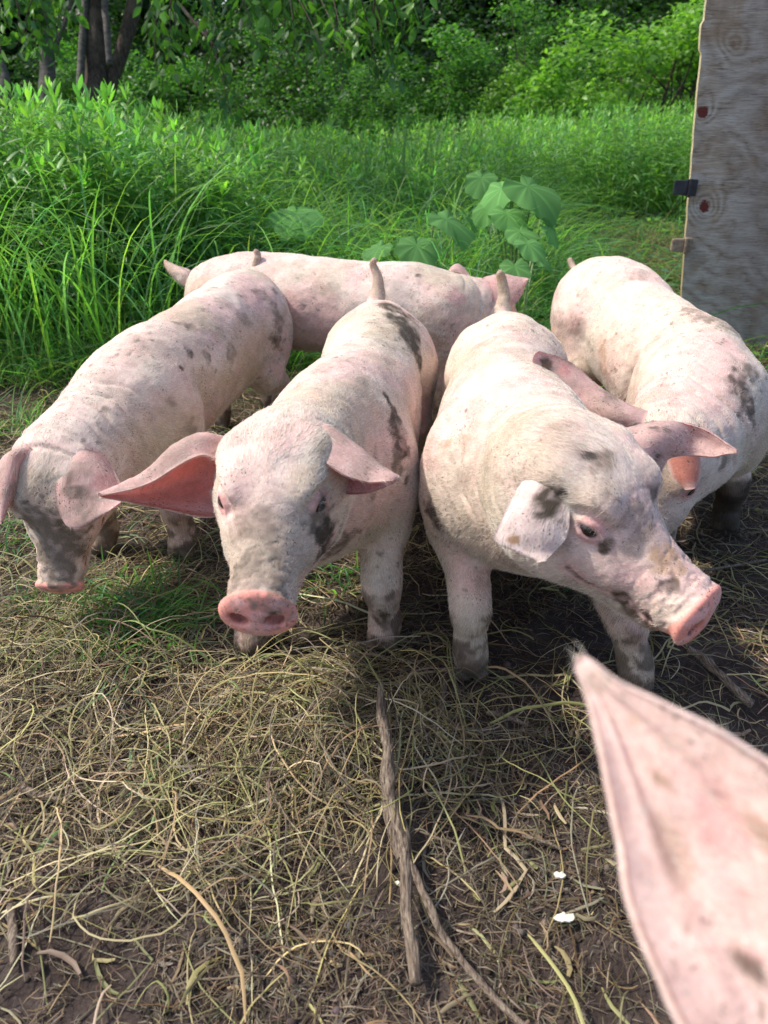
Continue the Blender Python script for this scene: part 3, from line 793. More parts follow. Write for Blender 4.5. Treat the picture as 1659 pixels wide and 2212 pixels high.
PIGS['D'] = dict(seed=13, res=.0055, hairs=50000, label='pig at the far right beside the plywood, head hidden behind the big pig in front',
    body=[(.77, 2.88, .43, .09, .11), (.79, 2.82, .44, .15, .17), (.83, 2.68, .445, .18, .195), (.855, 2.47, .42, .17, .185), (.87, 2.25, .41, .172, .19), (.88, 2.05, .405, .175, .195), (.855, 1.88, .40, .165, .185), (.81, 1.76, .385, .135, .15), (.76, 1.69, .37, .115, .125)],
    head=(np.array([.665, 1.60, .385]), np.array([-.25, -.55, -.78]), np.array([-.35, -.70, .65])), hscale=.98, disc=.055, sh=6, 
    sock=(1.03, 1.93), front=[(1.03, 1.93), (.80, 1.82)], rear=[(.70, 2.60), (.95, 2.55)],
    tail=[(1248, 595, 2.84), (1242, 583, 2.86), (1236, 572, 2.87), (1232, 562, 2.87)], tailr=[.018, .015, .013, .011],
    ears=[eared([R3((1400, 890), (1390, 915), (1380, 940), 1.70, 1.66, 1.70), R3((1345, 868), (1325, 895), (1310, 930), 1.71, 1.67, 1.72), R3((1290, 832), (1262, 858), (1235, 884), 1.735, 1.72, 1.73), R3((1243, 790), (1212, 820), (1180, 848), 1.745, 1.735, 1.73), R3((1205, 770), (1178, 790), (1156, 812), 1.74, 1.74, 1.73), R3((1165, 758), (1154, 766), (1150, 780), 1.73, 1.73, 1.73)], inpink=.7, cone=0, thick=.006),
          eared([R3((1440, 925), (1465, 925), (1500, 945), 1.60, 1.585, 1.60), R3((1440, 975), (1475, 972), (1512, 985), 1.575, 1.555, 1.575), R3((1450, 1025), (1482, 1022), (1512, 1025), 1.555, 1.54, 1.555), R3((1480, 1056), (1490, 1058), (1502, 1054), 1.54, 1.535, 1.54)], inside_front=True, red=2, cone=0)],
    spots=[(1350, 548, .01, BLK, .7), (1380, 600, .04, GREY, .4), (1420, 570, .05, GREY, .4), (1540, 690, .06, GREY, .6, (.8, -.6, 2)), (1500, 670, .04, GREY, .5), (1610, 860, .05, BLK, .7, (0, -1, 1.6)), (1625, 810, .04, GREY, .7), (1560, 1000, .03, GREY, .6), (1420, 730, .05, GREY, .35), (1565, 1110, .07, BLK, .97, (0, -1, 1.2), .4), (1560, 1140, .05, BLK, .95, None, .3), (1310, 860, .03, GREY, .5), (1300, 888, .008, BLK, .8), (1300, 760, .05, OCH, .5, (0, -1, 1.6)), (1180, 790, .02, DBR, .7), (1220, 800, .015, PINK, .8)])
PIGS['E'] = dict(seed=17, res=.007, hairs=35000, label='pig standing crosswise at the back, seen from its side, with its head to the right',
    body=[(-.71, 3.03, .415, .08, .10), (-.66, 3.02, .42, .14, .15), (-.53, 3.00, .425, .165, .175), (-.34, 2.95, .42, .17, .18), (-.14, 2.89, .415, .17, .18), (.05, 2.84, .41, .17, .18), (.20, 2.83, .405, .16, .17), (.31, 2.86, .40, .13, .145), (.39, 2.89, .395, .11, .125)],
    head=(np.array([.42, 2.93, .35]), np.array([.20, .30, -.93]), np.array([.5, .1, .75])), hscale=.92, disc=.055, sh=6,
    front=[(.20, 2.72), (.12, 2.95)], rear=[(-.46, 2.88), (-.55, 3.14)], dirt=.8,
    tail=[(400, 598, 3.02), (386, 590, 3.03), (373, 580, 3.04), (363, 572, 3.05), (358, 564, 3.05)], tailr=[.034, .030, .024, .018, .012],
    ears=[eared([R3((1020, 655), (1030, 620), (1050, 598), 2.80, 2.79, 2.83), R3((1062, 668), (1070, 625), (1085, 592), 2.78, 2.77, 2.81), R3((1100, 664), (1105, 625), (1112, 597), 2.775, 2.77, 2.80), R3((1122, 645), (1126, 620), (1132, 600), 2.78, 2.78, 2.80), R3((1134, 618), (1138, 608), (1142, 602), 2.79, 2.79, 2.79)], dirt=.3),
          eared([R3((965, 592), (985, 590), (1015, 600), 2.98, 2.97, 2.98), R3((975, 578), (990, 575), (1010, 588), 3.0, 2.99, 3.0), R3((983, 572), (990, 571), (998, 576), 3.0, 3.0, 3.0)], inpink=.5)],
    spots=[(905, 595, .015, BLK, .7), (880, 600, .01, GREY, .5), (720, 640, .05, GREY, .25), (990, 640, .05, PINK, .5), (1060, 620, .05, PINK, .5), (550, 600, .05, OCH, .3), (940, 745, .04, OCH, .5)])

PIGS['F'] = dict(seed=23, res=.007, hairs=42000, hlen=.011, label='pig right beside the viewer, only its large blurred pointed ear in the picture', disc=.055,
    body=[(1.42, -.25, .42, .09, .11), (1.36, -.22, .42, .14, .16), (1.22, -.15, .42, .165, .18), (1.03, -.08, .42, .17, .185), (.85, -.02, .42, .175, .19), (.70, .03, .43, .175, .195), (.60, .04, .46, .15, .17), (.51, .05, .51, .12, .135)], sh=5,
    head=(np.array([.36, .04, .61]), np.array([-.45, -.25, -.80]), np.array([-.35, -.20, .55])), hscale=1.05,
    front=[(.62, .22), (.66, -.03)], rear=[(1.2, -.02), (1.24, -.28)], dirt=.5,
    ears=[eared([R3((1560, 2560), (1740, 2400), (1980, 2330), .345, .365, .335), R3((1500, 2290), (1650, 2120), (1870, 1900), .352, .375, .345), R3((1430, 2130), (1590, 1970), (1770, 1720), .362, .382, .352), R3((1362, 1960), (1490, 1820), (1655, 1645), .375, .392, .365), R3((1332, 1800), (1420, 1690), (1545, 1575), .385, .397, .376), R3((1298, 1630), (1355, 1580), (1425, 1516), .394, .402, .388), R3((1272, 1520), (1300, 1500), (1335, 1468), .402, .405, .398), R3((1240, 1442), (1246, 1420), (1264, 1414), .408, .408, .407)], inside_front=False, thick=.009, dirt=.0, ridge=.0022, pale=1, cone=0, inpink=.35)],
    spots=[(1440, 1690, .006, OCH, .6, (1, -.6, 3)), (1620, 2090, .008, DBR, .7, (1, -.6, 2)), (1650, 1800, .01, OCH, .5, (1, -.6, 3)), (1370, 1560, .006, OCH, .5), (1560, 1760, .014, PINK, .45, (.7, -1, 4)), (1600, 1950, .014, PINK, .4, (.5, -1, 3)), (1480, 2000, .003, BRN, .8), (1420, 1680, .0022, BRN, .8), (1600, 1990, .0025, BRN, .8), (1520, 2130, .003, BRN, .7), (1390, 1900, .0022, BRN, .7), (1640, 2180, .003, BRN, .7), (1450, 1840, .010, OCH, .35, (.4, -1, 3)), (1290, 1470, .008, (.45, .36, .27), .6)])
# ------------------------------------------------------------------ ground
def ground_z(x, y):
    P = np.stack([x, y, np.zeros_like(x)], -1)
    near = sstep(9, 5, y)
    z = (fbm(P * 2.2, 301, 3) - .5) * .035 + (fbm(P * 11, 302, 3) - .5) * .016 * near + (fbm(P * 45, 303, 3) - .5) * .010 * sstep(4.5, 3.5, y)
    z = z + .045 * np.exp(-(((x + .12) / .22) ** 2 + ((y - 1.13) / .14) ** 2)) + .03 * np.exp(-(((x + .75) / .3) ** 2 + ((y - 1.3) / .2) ** 2))
    return z - .012
def axis(lo, a, b, hi, d):
    L = [a]; s = d
    while L[-1] > lo: s *= 1.13; L.append(L[-1] - s)
    R = [b]; s = d
    while R[-1] < hi: s *= 1.13; R.append(R[-1] + s)
    return np.array(L[::-1] + list(np.arange(a + d, b - d / 2, d)) + R)
gx = axis(-60, -1.5, 1.9, 60, .011); gy = axis(-20, .25, 3.3, 120, .011)
GX, GY = np.meshgrid(gx, gy, indexing='ij')
GZ = ground_z(GX, GY)
ii = np.arange(GX.size).reshape(GX.shape)
GQ = np.column_stack([ii[:-1, :-1].ravel(), ii[1:, :-1].ravel(), ii[1:, 1:].ravel(), ii[:-1, 1:].ravel()])
M_SOIL, nt, p = newmat('soil')
geo = N(nt, 'ShaderNodeNewGeometry')
def tex(nt, scale, detail=4, rough=.6, vec=None, dist=0):
    n = N(nt, 'ShaderNodeTexNoise'); n.inputs['Scale'].default_value = scale; n.inputs['Detail'].default_value = detail; n.inputs['Roughness'].default_value = rough
    n.inputs['Distortion'].default_value = dist
    nt.links.new(vec if vec is not None else geo_for(nt), n.inputs['Vector'])
    return n.outputs[0]
_geo = {}
def geo_for(nt):
    k_ = nt.as_pointer()
    if k_ not in _geo: _geo[k_] = N(nt, 'ShaderNodeNewGeometry').outputs['Position']
    return _geo[k_]
_geo[nt.as_pointer()] = geo.outputs['Position']
c = ramp(nt, tex(nt, 9, 6, .65), [(.3, (.030, .021, .018)), (.52, (.065, .047, .040)), (.75, (.13, .105, .095))])
c = mixc(nt, 1, c, ramp(nt, tex(nt, 130, 3, .7), [(.3, .55), (.7, 1.35)]), 'MULTIPLY')
sx = N(nt, 'ShaderNodeSeparateXYZ'); nt.links.new(geo.outputs['Position'], sx.inputs[0])
mr = N(nt, 'ShaderNodeMapRange'); mr.inputs[1].default_value = 3.0; mr.inputs[2].default_value = 5.5; nt.links.new(sx.outputs[1], mr.inputs[0])
c = mixc(nt, mr.outputs[0], c, (.055, .048, .028))
nt.links.new(c, p.inputs['Base Color']); p.inputs['Roughness'].default_value = .9; p.inputs['Specular IOR Level'].default_value = .25
b = N(nt, 'ShaderNodeBump', i_Strength=.8, i_Distance=.006); nt.links.new(tex(nt, 110, 6, .7), b.inputs['Height']); nt.links.new(b.outputs[0], p.inputs['Normal'])
g = link_mesh('ground', np.column_stack([GX.ravel(), GY.ravel(), GZ.ravel()]), GQ, M_SOIL)
g['kind'] = 'structure'

rs = np.random.default_rng(77)
def veg_material(name, rough=.5, trans=.35, tcol=(1.35, 1.6, .65), spec=.4):
    m, nt, p = newmat(name)
    a = N(nt, 'ShaderNodeAttribute', attribute_name='Col')
    nt.links.new(a.outputs['Color'], p.inputs['Base Color'])
    p.inputs['Roughness'].default_value = rough; p.inputs['Specular IOR Level'].default_value = spec
    if trans:
        tr = N(nt, 'ShaderNodeBsdfTranslucent'); nt.links.new(mixc(nt, 1.0, a.outputs['Color'], tcol, 'MULTIPLY'), tr.inputs[0])
        mx = N(nt, 'ShaderNodeMixShader'); mx.inputs[0].default_value = trans
        nt.links.new(p.outputs[0], mx.inputs[1]); nt.links.new(tr.outputs[0], mx.inputs[2]); nt.links.new(mx.outputs[0], nt.nodes['Material Output'].inputs[0])
    return m
M_HAY = veg_material('dry_hay', .55, .15, (1.2, 1.1, .7), .35)
M_LEAF = veg_material('green_leaf', .42, .42)
M_GRASS = veg_material('green_grass', .38, .6, (1.3, 1.5, .7))

def ribbons(path, width, wdir, cols, prof=None, fold=0.0):
    """path (n,k,3), width (n,), wdir (n,k,3) -> verts, quads, colours. Three vertices across when folded."""
    n, k = path.shape[:2]
    pr = np.ones(k) if prof is None else prof
    w = (width[:, None] * pr[None])[..., None] / 2
    if fold:
        t = unit(np.gradient(path, axis=1)); nn = np.cross(t, wdir)
        V = np.stack([path - wdir * w + nn * w * fold, path, path + wdir * w + nn * w * fold], 2); m = 3
    else:
        V = np.stack([path - wdir * w, path + wdir * w], 2); m = 2
    i = np.arange(n * k * m).reshape(n, k, m)
    Q = np.concatenate([np.stack([i[:, :-1, j], i[:, :-1, j + 1], i[:, 1:, j + 1], i[:, 1:, j]], -1).reshape(-1, 4) for j in range(m - 1)])
    C = np.repeat(cols, k * m, 0) if cols.ndim == 2 else np.repeat(cols.reshape(-1, 3), m, 0)
    return V.reshape(-1, 3), Q, C
def emit(name, parts, mat, parent=None, smooth=False):
    off = 0; Vs = []; Qs = []; Cs = []
    for V, Q, C in parts:
        Vs.append(V); Qs.append(Q + off); Cs.append(C); off += len(V)
    o = link_mesh(name, np.vstack(Vs), np.vstack(Qs), mat, parent, smooth)
    set_col(o.data, np.vstack(Cs))
    return o
def jitter(base, n, v=.2, h=.06):
    base = np.asarray(base, float)
    b = base[rs.integers(0, len(base), n)] if base.ndim == 2 else np.tile(base, (n, 1))
    return np.clip(b * rs.uniform(1 - v, 1 + v, (n, 1)) * (1 + rs.normal(0, h, (n, 3))), .004, .95)

# ------------------------------------------------------------------ hay and litter on the ground
HAYC = np.array([(.46, .38, .18), (.34, .27, .13), (.55, .46, .26), (.27, .26, .10), (.32, .22, .12), (.38, .36, .15), (.48, .40, .26)])
DARKC = np.array([(.13, .095, .06), (.20, .15, .10), (.09, .065, .045), (.24, .19, .13), (.17, .15, .11)])
def hay(n, length, width, cols, dens, k=8, lift=.02, curl=1.0, box=(-1.6, 2.2, .3, 4.6)):
    P = np.zeros((0, 2))
    while len(P) < n:
        q = np.column_stack([rs.uniform(box[0], box[1], n), box[2] + (box[3] - box[2]) * rs.random(n) ** 1.35])
        q = q[np.abs(q[:, 0]) < q[:, 1] * .62 + .45]
        q = q[rs.random(len(q)) < dens(q[:, 0], q[:, 1])]
        if length[1] > .05:
            q = q[(np.abs(q[:, 0] - (-.005 + (1.21 - q[:, 1]) * .088)) > .035) | (q[:, 1] > 1.25) | (rs.random(len(q)) < .15)]
        P = np.vstack([P, q])
    P = P[:n]
    L = rs.uniform(*length, n) ; a = rs.uniform(0, 2 * np.pi, n)
    curv = rs.normal(0, 1.0, n) * curl * 1.8 / np.maximum(L * 10, .6)
    kink = (rs.random((n, k)) < .09) * rs.normal(0, .7, (n, k))
    s = L / (k - 1)
    ang = a[:, None] + np.cumsum(curv[:, None] * rs.uniform(.3, 1.7, (n, k)) * .35 + kink + rs.normal(0, .09, (n, k)), 1)
    dx = np.cos(ang) * s[:, None]; dy = np.sin(ang) * s[:, None]
    x = P[:, :1] + np.cumsum(dx, 1) - dx.sum(1, keepdims=True) / 2; y = P[:, 1:] + np.cumsum(dy, 1) - dy.sum(1, keepdims=True) / 2
    base = rs.exponential(lift, n)[:, None] * .7
    arch = .8 * np.sin(np.linspace(0, np.pi, k))[None] * rs.exponential(lift, n)[:, None] * np.minimum(L[:, None] * 8, 1.6)
    tl = (np.linspace(-.5, .5, k)[None]) * rs.normal(0, lift * .8, n)[:, None]
    z = ground_z(x, y) + .003 + np.maximum(base + arch + tl, 0)
    path = np.stack([x, y, z], -1)
    t = unit(np.gradient(path, axis=1))
    wd = unit(np.cross(t, [0, 0, 1.]) + rs.normal(0, .5, (n, 1, 3)))
    prof = np.concatenate([[.6], np.ones(k - 3), [.8, .35]])
    return ribbons(path, rs.uniform(*width, n), wd, jitter(cols, n, .28), prof, .5)
def d_main(x, y):
    d = .35 + .65 * sstep(.40, .6, fbm(np.stack([x * 3.1, y * 3.1, x * 0], -1), 401, 3))
    d = d * (1 - .55 * np.exp(-(((x - .42) / .35) ** 2 + ((y - .72) / .35) ** 2)))     # barer soil at the lower right
    d = d * (.6 + .4 * sstep(.55, 1.0, y))
    return np.clip(d, 0, 1)
def d_pile(x, y):
    return np.clip(np.exp(-(((x + .10) / .26) ** 2 + ((y - 1.10) / .16) ** 2)) + .8 * np.exp(-(((x + .75) / .35) ** 2 + ((y - 1.35) / .25) ** 2)) + .35 * np.exp(-(((x + .3) / .3) ** 2 + ((y - .9) / .2) ** 2)), 0, 1)
one = lambda x, y: np.ones_like(x) * (.25 + .75 * sstep(.38, .55, fbm(np.stack([x * 5, y * 5, x * 0], -1), 411, 2)))
MIXC = np.vstack([HAYC * .42, HAYC * .25 * [1.2, .95, .9], DARKC, DARKC * .8])
near_bare = lambda x, y: np.clip(.18 + .82 * sstep(.75, 1.15, y) + .35 * sstep(.0, -.5, x), 0, 1) * (.30 + .70 * sstep(.44, .56, fbm(np.stack([x * 4, y * 4, x * 0], -1), 451, 3)))
litter = [hay(70000, (.008, .045), (.0009, .0030), DARKC, one, 4, .005, .3),
          hay(14000, (.03, .10), (.0012, .0028), MIXC, one, 6, .008, .35),
          hay(2600, (.06, .25), (.002, .004), np.vstack([HAYC * .8, DARKC * 1.2]), lambda x, y: sstep(2.0, 2.5, y) * (.3 + .7 * sstep(.4, .6, fbm(np.stack([x * 3, y * 3, x * 0], -1), 461, 2))), 8, .02, .4, (-2.6, 2.9, 2.0, 4.8)),
          hay(4700, (.06, .22), (.0015, .0038), np.vstack([MIXC, HAYC * .75]), near_bare, 9, .007, .3),
          hay(1900, (.08, .32), (.0018, .0044), HAYC, near_bare, 12, .009, .28),
          hay(2800, (.06, .22), (.0014, .0034), np.vstack([HAYC * .7, DARKC * 1.1, DARKC, HAYC * .35]), d_pile, 10, .018, .4, (-1.4, .5, .7, 1.9)),
          hay(700, (.12, .36), (.0016, .0036), HAYC * 1.0, d_pile, 14, .022, .45, (-1.4, .5, .7, 1.9)),
          hay(150, (.10, .34), (.0035, .0070), HAYC * 1.1, d_main, 12, .012, .3, (-1.2, 1.2, .35, 2.4)),
          hay(2200, (.02, .09), (.003, .010), np.vstack([HAYC * .8, DARKC * 1.3]), one, 5, .008, .4),
          hay(420, (.06, .16), (.003, .007), np.array([(.10, .20, .06), (.16, .26, .08), (.12, .20, .10), (.2, .26, .1)]), lambda x, y: sstep(.1, -.6, x) * sstep(.6, 1.1, y) + .02, 7, .015, .25)]
h = emit('hay', litter, M_HAY)
tag(h, 'loose tangled hay and dry grass strewn over the dark soil', 'hay', kind='stuff')
# crumbs of earth
def lumps(n, r, cols, dens, box=(-1.6, 2.0, .3, 3.5)):
    ico = np.array([(0, 0, 1), (.89, 0, .45), (.28, .85, .45), (-.72, .53, .45), (-.72, -.53, .45), (.28, -.85, .45), (.72, .53, -.45), (-.28, .85, -.45), (-.89, 0, -.45), (-.28, -.85, -.45), (.72, -.53, -.45), (0, 0, -1)])
    f = np.array([(0, 1, 2), (0, 2, 3), (0, 3, 4), (0, 4, 5), (0, 5, 1), (1, 6, 2), (2, 7, 3), (3, 8, 4), (4, 9, 5), (5, 10, 1), (6, 7, 2), (7, 8, 3), (8, 9, 4), (9, 10, 5), (10, 6, 1), (11, 7, 6), (11, 8, 7), (11, 9, 8), (11, 10, 9), (11, 6, 10)])
    x = rs.uniform(box[0], box[1], n); y = box[2] + (box[3] - box[2]) * rs.random(n) ** 1.5
    m = rs.random(n) < dens(x, y); x, y = x[m], y[m]; n = len(x)
    rad = r[0] + (r[1] - r[0]) * rs.random(n) ** 3
    V = ico[None] * rad[:, None, None] * rs.uniform(.6, 1.3, (n, 12, 1)) * rs.uniform(.6, 1.2, (n, 1, 3))
    V = V + np.stack([x, y, ground_z(x, y) + rad * .2], -1)[:, None]
    Fq = (f[None] + 12 * np.arange(n)[:, None, None]).reshape(-1, 3)
    return V.reshape(-1, 3), Fq, np.repeat(jitter(cols, n, .3), 12, 0)
M_CLOD = veg_material('earth_crumbs', .95, 0)
o = emit('soil_crumbs', [lumps(16000, (.002, .011), np.array([(.075, .055, .042), (.12, .095, .078), (.05, .036, .028)]), one)], M_CLOD)
tag(o, 'small dark crumbs of earth lying between the hay', 'soil', kind='stuff')

# ------------------------------------------------------------------ grasses and tall weeds
def blades(P, hgt, width, cols, k=7, lean=.35, droop=.8, seedy=None, taper=None):
    n = len(P)
    a = rs.uniform(0, 2 * np.pi, n); t = np.linspace(0, 1, k)[None]
    ln = np.abs(rs.normal(lean, lean * .6, n))[:, None]; dr = rs.uniform(.3, 1.2, n)[:, None] * droop
    hor = hgt[:, None] * (ln * t + dr * t ** 2.6 * .75)
    ver = hgt[:, None] * (t * (1 - .12 * ln) - dr * t ** 3.2 * .55)
    sw = rs.normal(0, .05, (n, 1)) * t ** 2 * hgt[:, None]
    x = P[:, 0:1] + np.cos(a)[:, None] * hor - np.sin(a)[:, None] * sw; y = P[:, 1:2] + np.sin(a)[:, None] * hor + np.cos(a)[:, None] * sw
    path = np.stack([x, y, P[:, 2:3] + np.maximum(ver, .01)], -1)
    wd = np.stack([-np.sin(a), np.cos(a), np.zeros(n)], -1)[:, None] + rs.normal(0, .25, (n, 1, 3))
    prof = np.sqrt(np.clip(1 - np.linspace(0, 1, k) ** 2.2, 0.003, 1)) if taper is None else taper
    return ribbons(path, width, unit(np.broadcast_to(wd, path.shape)), cols, prof, .45)
def scatter(n, fn, box):
    P = np.zeros((0, 2))
    while len(P) < n:
        q = np.column_stack([rs.uniform(box[0], box[1], n), rs.uniform(box[2], box[3], n)])
        q = q[rs.random(n) < fn(q[:, 0], q[:, 1])]; P = np.vstack([P, q])
    P = P[:n]
    return np.column_stack([P, ground_z(P[:, 0], P[:, 1]) - .01])
GREENS = np.array([(.10, .22, .05), (.13, .27, .055), (.07, .18, .055), (.18, .32, .07), (.10, .22, .10), (.12, .25, .12)]) * 1.12
def edge_y(x):                                   # where the weeds start, going back from the pen
    return np.interp(x, [-6, -2.4, -1.45, -1.1, -.8, -.4, .3, .8, 1.3, 2.0, 6], [3.3, 3.35, 3.38, 3.38, 3.5, 3.5, 3.45, 3.8, 5.0, 5.4, 5.6])
def forb_edge(x):
    return np.interp(x, [-6, -1.8, -1.0, -.5, .6, 1.2, 2.0, 6], [3.3, 3.65, 3.9, 4.6, 5.4, 6.6, 7.8, 8.3])
def inview(x, y): return np.abs(x) < y * .60 + .7
# long arching grass in the middle
mid = lambda x, y: inview(x, y) * (y > edge_y(x)) * (y < forb_edge(x) + 1.6) * sstep(1.9, 1.0, x) * (.35 + .65 * sstep(.35, .6, fbm(np.stack([x, y, x * 0], -1) * 1.5, 421, 2)))
P1 = scatter(7000, mid, (-3.5, 2.2, 3.1, 8))
h1 = rs.uniform(.45, 1.0, len(P1)) * np.interp(P1[:, 1] - edge_y(P1[:, 0]), [0, .5, 2], [.6, .9, 1.05]) * np.interp(P1[:, 0], [-1, .5, 1.5], [1.1, 1.0, .7])
gr = [blades(P1, h1, rs.uniform(.005, .012, len(P1)), jitter(GREENS * 1.15, len(P1), .3, .1), 8, .3, .9)]
low = lambda x, y: inview(x, y) * (y > 3.05 + .25 * fbm(np.stack([x * 2, y * 2, x * 0], -1), 31, 2)) * (y < 9.5) * sstep(.2, 1.0, x) * (1 - .9 * np.exp(-((y - 5.5) / .55) ** 2) * sstep(.9, 1.4, x)) * (.4 + .6 * sstep(.42, .58, fbm(np.stack([x, y, x * 0], -1) * 1.8, 431, 3)))
P2 = scatter(6000, low, (.2, 6, 3.0, 9.5))
gr.append(blades(P2, rs.uniform(.05, .28, len(P2)), rs.uniform(.004, .010, len(P2)), jitter(GREENS, len(P2), .35, .12), 6, .6, .9))
# broad low leaves and trampled stems between the blades
n_ = 5200
q_ = scatter(n_, lambda x, y: inview(x, y) * (y > 3.2) * sstep(-.6, .8, x) * (.15 + .85 * sstep(.45, .55, fbm(np.stack([x * 1.6, y * 1.6, x * 0], -1), 441, 3))), (-1, 5, 3.2, 8))
az_ = rs.uniform(0, 2 * np.pi, n_); d_ = unit(np.stack([np.cos(az_), np.sin(az_), rs.normal(.25, .3, n_)], -1))
L_ = rs.uniform(.04, .11, n_); s_ = np.linspace(0, 1, 5)
pt_ = q_[:, None] + np.array([0, 0, 1.]) * rs.uniform(.01, .12, n_)[:, None, None] + d_[:, None] * L_[:, None, None] * s_[None, :, None]
pt_[:, :, 2] -= L_[:, None] * .35 * s_[None] ** 2
gr.append(ribbons(pt_, L_ * .42, np.broadcast_to(unit(np.cross(d_, [0, 0, 1.]) + rs.normal(0, .2, (n_, 3)))[:, None], pt_.shape), jitter(GREENS, n_, .35, .12), np.array([.15, .8, 1, .65, .03]), .25))
pd_ = scatter(2600, lambda x, y: inview(x, y) * sstep(.5, 1.2, x) * np.exp(-((y - 5.6) / 1.2) ** 2), (.4, 4, 3.4, 8))
gr.append(blades(pd_, rs.uniform(.08, .3, len(pd_)), rs.uniform(.003, .007, len(pd_)), jitter(np.vstack([HAYC * .6, DARKC * 1.4]), len(pd_), .3, .1), 6, 1.3, .8))
# fringe between hay and weeds, and grasses low at the far left
fr = lambda x, y: inview(x, y) * (y > edge_y(x) - .25) * (y < edge_y(x) + .6)
P3 = scatter(5000, fr, (-3, 1.6, 2.6, 4.6))
gr.append(blades(P3, rs.uniform(.10, .45, len(P3)), rs.uniform(.003, .008, len(P3)), jitter(GREENS, len(P3), .3, .12), 7, .5, 1.0))
P3 = scatter(2600, lambda x, y: inview(x, y) * (y > edge_y(x) - .2), (-4, -1.0, 2.7, 6))
gr.append(blades(P3, rs.uniform(.7, 1.25, len(P3)), rs.uniform(.006, .012, len(P3)), jitter(GREENS * 1.2, len(P3), .3, .1), 9, .14, .7))
P4 = scatter(60, lambda x, y: np.ones_like(x), (-.15, .5, 5.6, 6.8))
gr.append(blades(P4, rs.uniform(.9, 1.35, len(P4)), rs.uniform(.007, .012, len(P4)), jitter(GREENS, len(P4), .25, .1), 9, .12, .35))
for (u_, v_, f_) in ((1125, 430, 3.85), (930, 510, 3.7), (1140, 560, 3.4), (640, 480, 4.2)):
    c_ = pf(u_, v_, f_); q = np.column_stack([c_[0] + rs.normal(0, .28, 420), c_[1] + rs.normal(-.05, .25, 420)]); q = np.column_stack([q, ground_z(q[:, 0], q[:, 1])])
    gr.append(blades(q, rs.uniform(.2, .75, 420) * max(c_[2], .3) * 1.3, rs.uniform(.005, .011, 420), jitter(GREENS, 420, .3, .1), 8, .35, .9))
# dry stalks
P5 = scatter(1400, lambda x, y: inview(x, y) * (y > edge_y(x) - .3), (-3, 3, 3.0, 6.5))
gr.append(blades(P5, rs.uniform(.12, .5, len(P5)), rs.uniform(.002, .004, len(P5)), jitter(HAYC, len(P5), .3, .1), 6, .5, .9))
# green tufts in the hay
for (u, v, n_, hh, rad) in ((320, 1350, 260, .12, .09), (90, 1310, 60, .08, .06), (20, 1170, 60, .09, .10), (250, 1290, 60, .09, .06), (180, 880, 40, .14, .12), (40, 930, 60, .2, .10), (700, 1245, 60, .08, .08), (1320, 1245, 30, .06, .08)):
    c0 = pz(u, v, 0)
    q = np.column_stack([c0[0] + rs.normal(0, rad, n_), c0[1] + rs.normal(0, rad * .7, n_)])
    q = np.column_stack([q, ground_z(q[:, 0], q[:, 1])])
    gr.append(blades(q, rs.uniform(.4, 1.1, n_) * hh, rs.uniform(.003, .008, n_), jitter(GREENS * 1.1, n_, .3, .1), 6, .8, .9))
o = emit('grass', gr, M_GRASS)
tag(o, 'long arching green grass growing behind the pigs and in tufts in the hay', 'grass', kind='stuff')

def forbs(P, hgt, cols, nl=26, leaf=(.06, .12), wid=.013, top=.3):
    """upright leafy stems: stem ribbon and lance leaves in a spiral"""
    n = len(P); out = []
    k = 6; t = np.linspace(0, 1, k)[None]
    a = rs.uniform(0, 2 * np.pi, n)[:, None]; ln = np.abs(rs.normal(0, .10, n))[:, None] * hgt[:, None]
    def at(tt):
        return np.stack([P[:, 0:1] + np.cos(a) * ln * tt ** 1.6, P[:, 1:2] + np.sin(a) * ln * tt ** 1.6, P[:, 2:3] + hgt[:, None] * tt * (1 - .02 * tt)], -1)
    path = at(t)
    wd = np.stack([np.cos(a + 1), np.sin(a + 1), a * 0], -1)
    sc_ = cols * np.array([1.1, .95, .9])
    out.append(ribbons(path, np.full(n, .007), np.broadcast_to(wd, path.shape), sc_, np.linspace(1, .4, k), .6))
    tl = np.clip(1 - (1 - top) * ((np.arange(nl) + rs.random((n, nl))) / nl) ** 1.25 * 1.0, .02, 1)
    base = at(tl).reshape(-1, 3)
    m = n * nl
    th = (np.arange(nl)[None] * 2.4 + rs.uniform(0, 6.28, (n, 1)) + rs.normal(0, .25, (n, nl))).ravel()
    tl = tl.ravel()
    L = rs.uniform(leaf[0], leaf[1], m) * np.interp(tl, [0, .55, .85, 1], [.8, 1.05, 1.0, .45])
    up = np.interp(tl, [0, .7, .93, 1], [-.15, .35, .9, 2.6]) + rs.normal(0, .22, m)
    d = unit(np.stack([np.cos(th), np.sin(th), up], -1))
    kk = 5; s = np.linspace(0, 1, kk)
    sag = np.interp(tl, [0, .9, 1], [.55, .45, .1]) * rs.uniform(.5, 1.5, m)
    pth = base[:, None] + d[:, None] * (L[:, None, None] * s[None, :, None]); pth[:, :, 2] -= (sag * L)[:, None] * s[None] ** 2
    w = unit(np.cross(d, [0, 0, 1.]) + rs.normal(0, .25, (m, 3)))
    lc = np.repeat(cols, nl, 0) * rs.uniform(.75, 1.3, (m, 1)) * (1 + .35 * sstep(.85, 1, tl))[:, None]
    out.append(ribbons(pth, rs.uniform(.75, 1.25, m) * wid, np.broadcast_to(w[:, None], pth.shape), lc, np.array([.25, .85, 1.0, .65, .04]), .3))
    return out
FORB = np.array([(.105, .22, .045), (.15, .29, .05), (.085, .19, .05), (.12, .24, .08)]) * 1.12
parts = []
lf = lambda x, y: inview(x, y) * (y > forb_edge(x)) * (y < forb_edge(x) + 1.1)
P = scatter(400, lf, (-4.2, -.75, 2.8, 6.0))
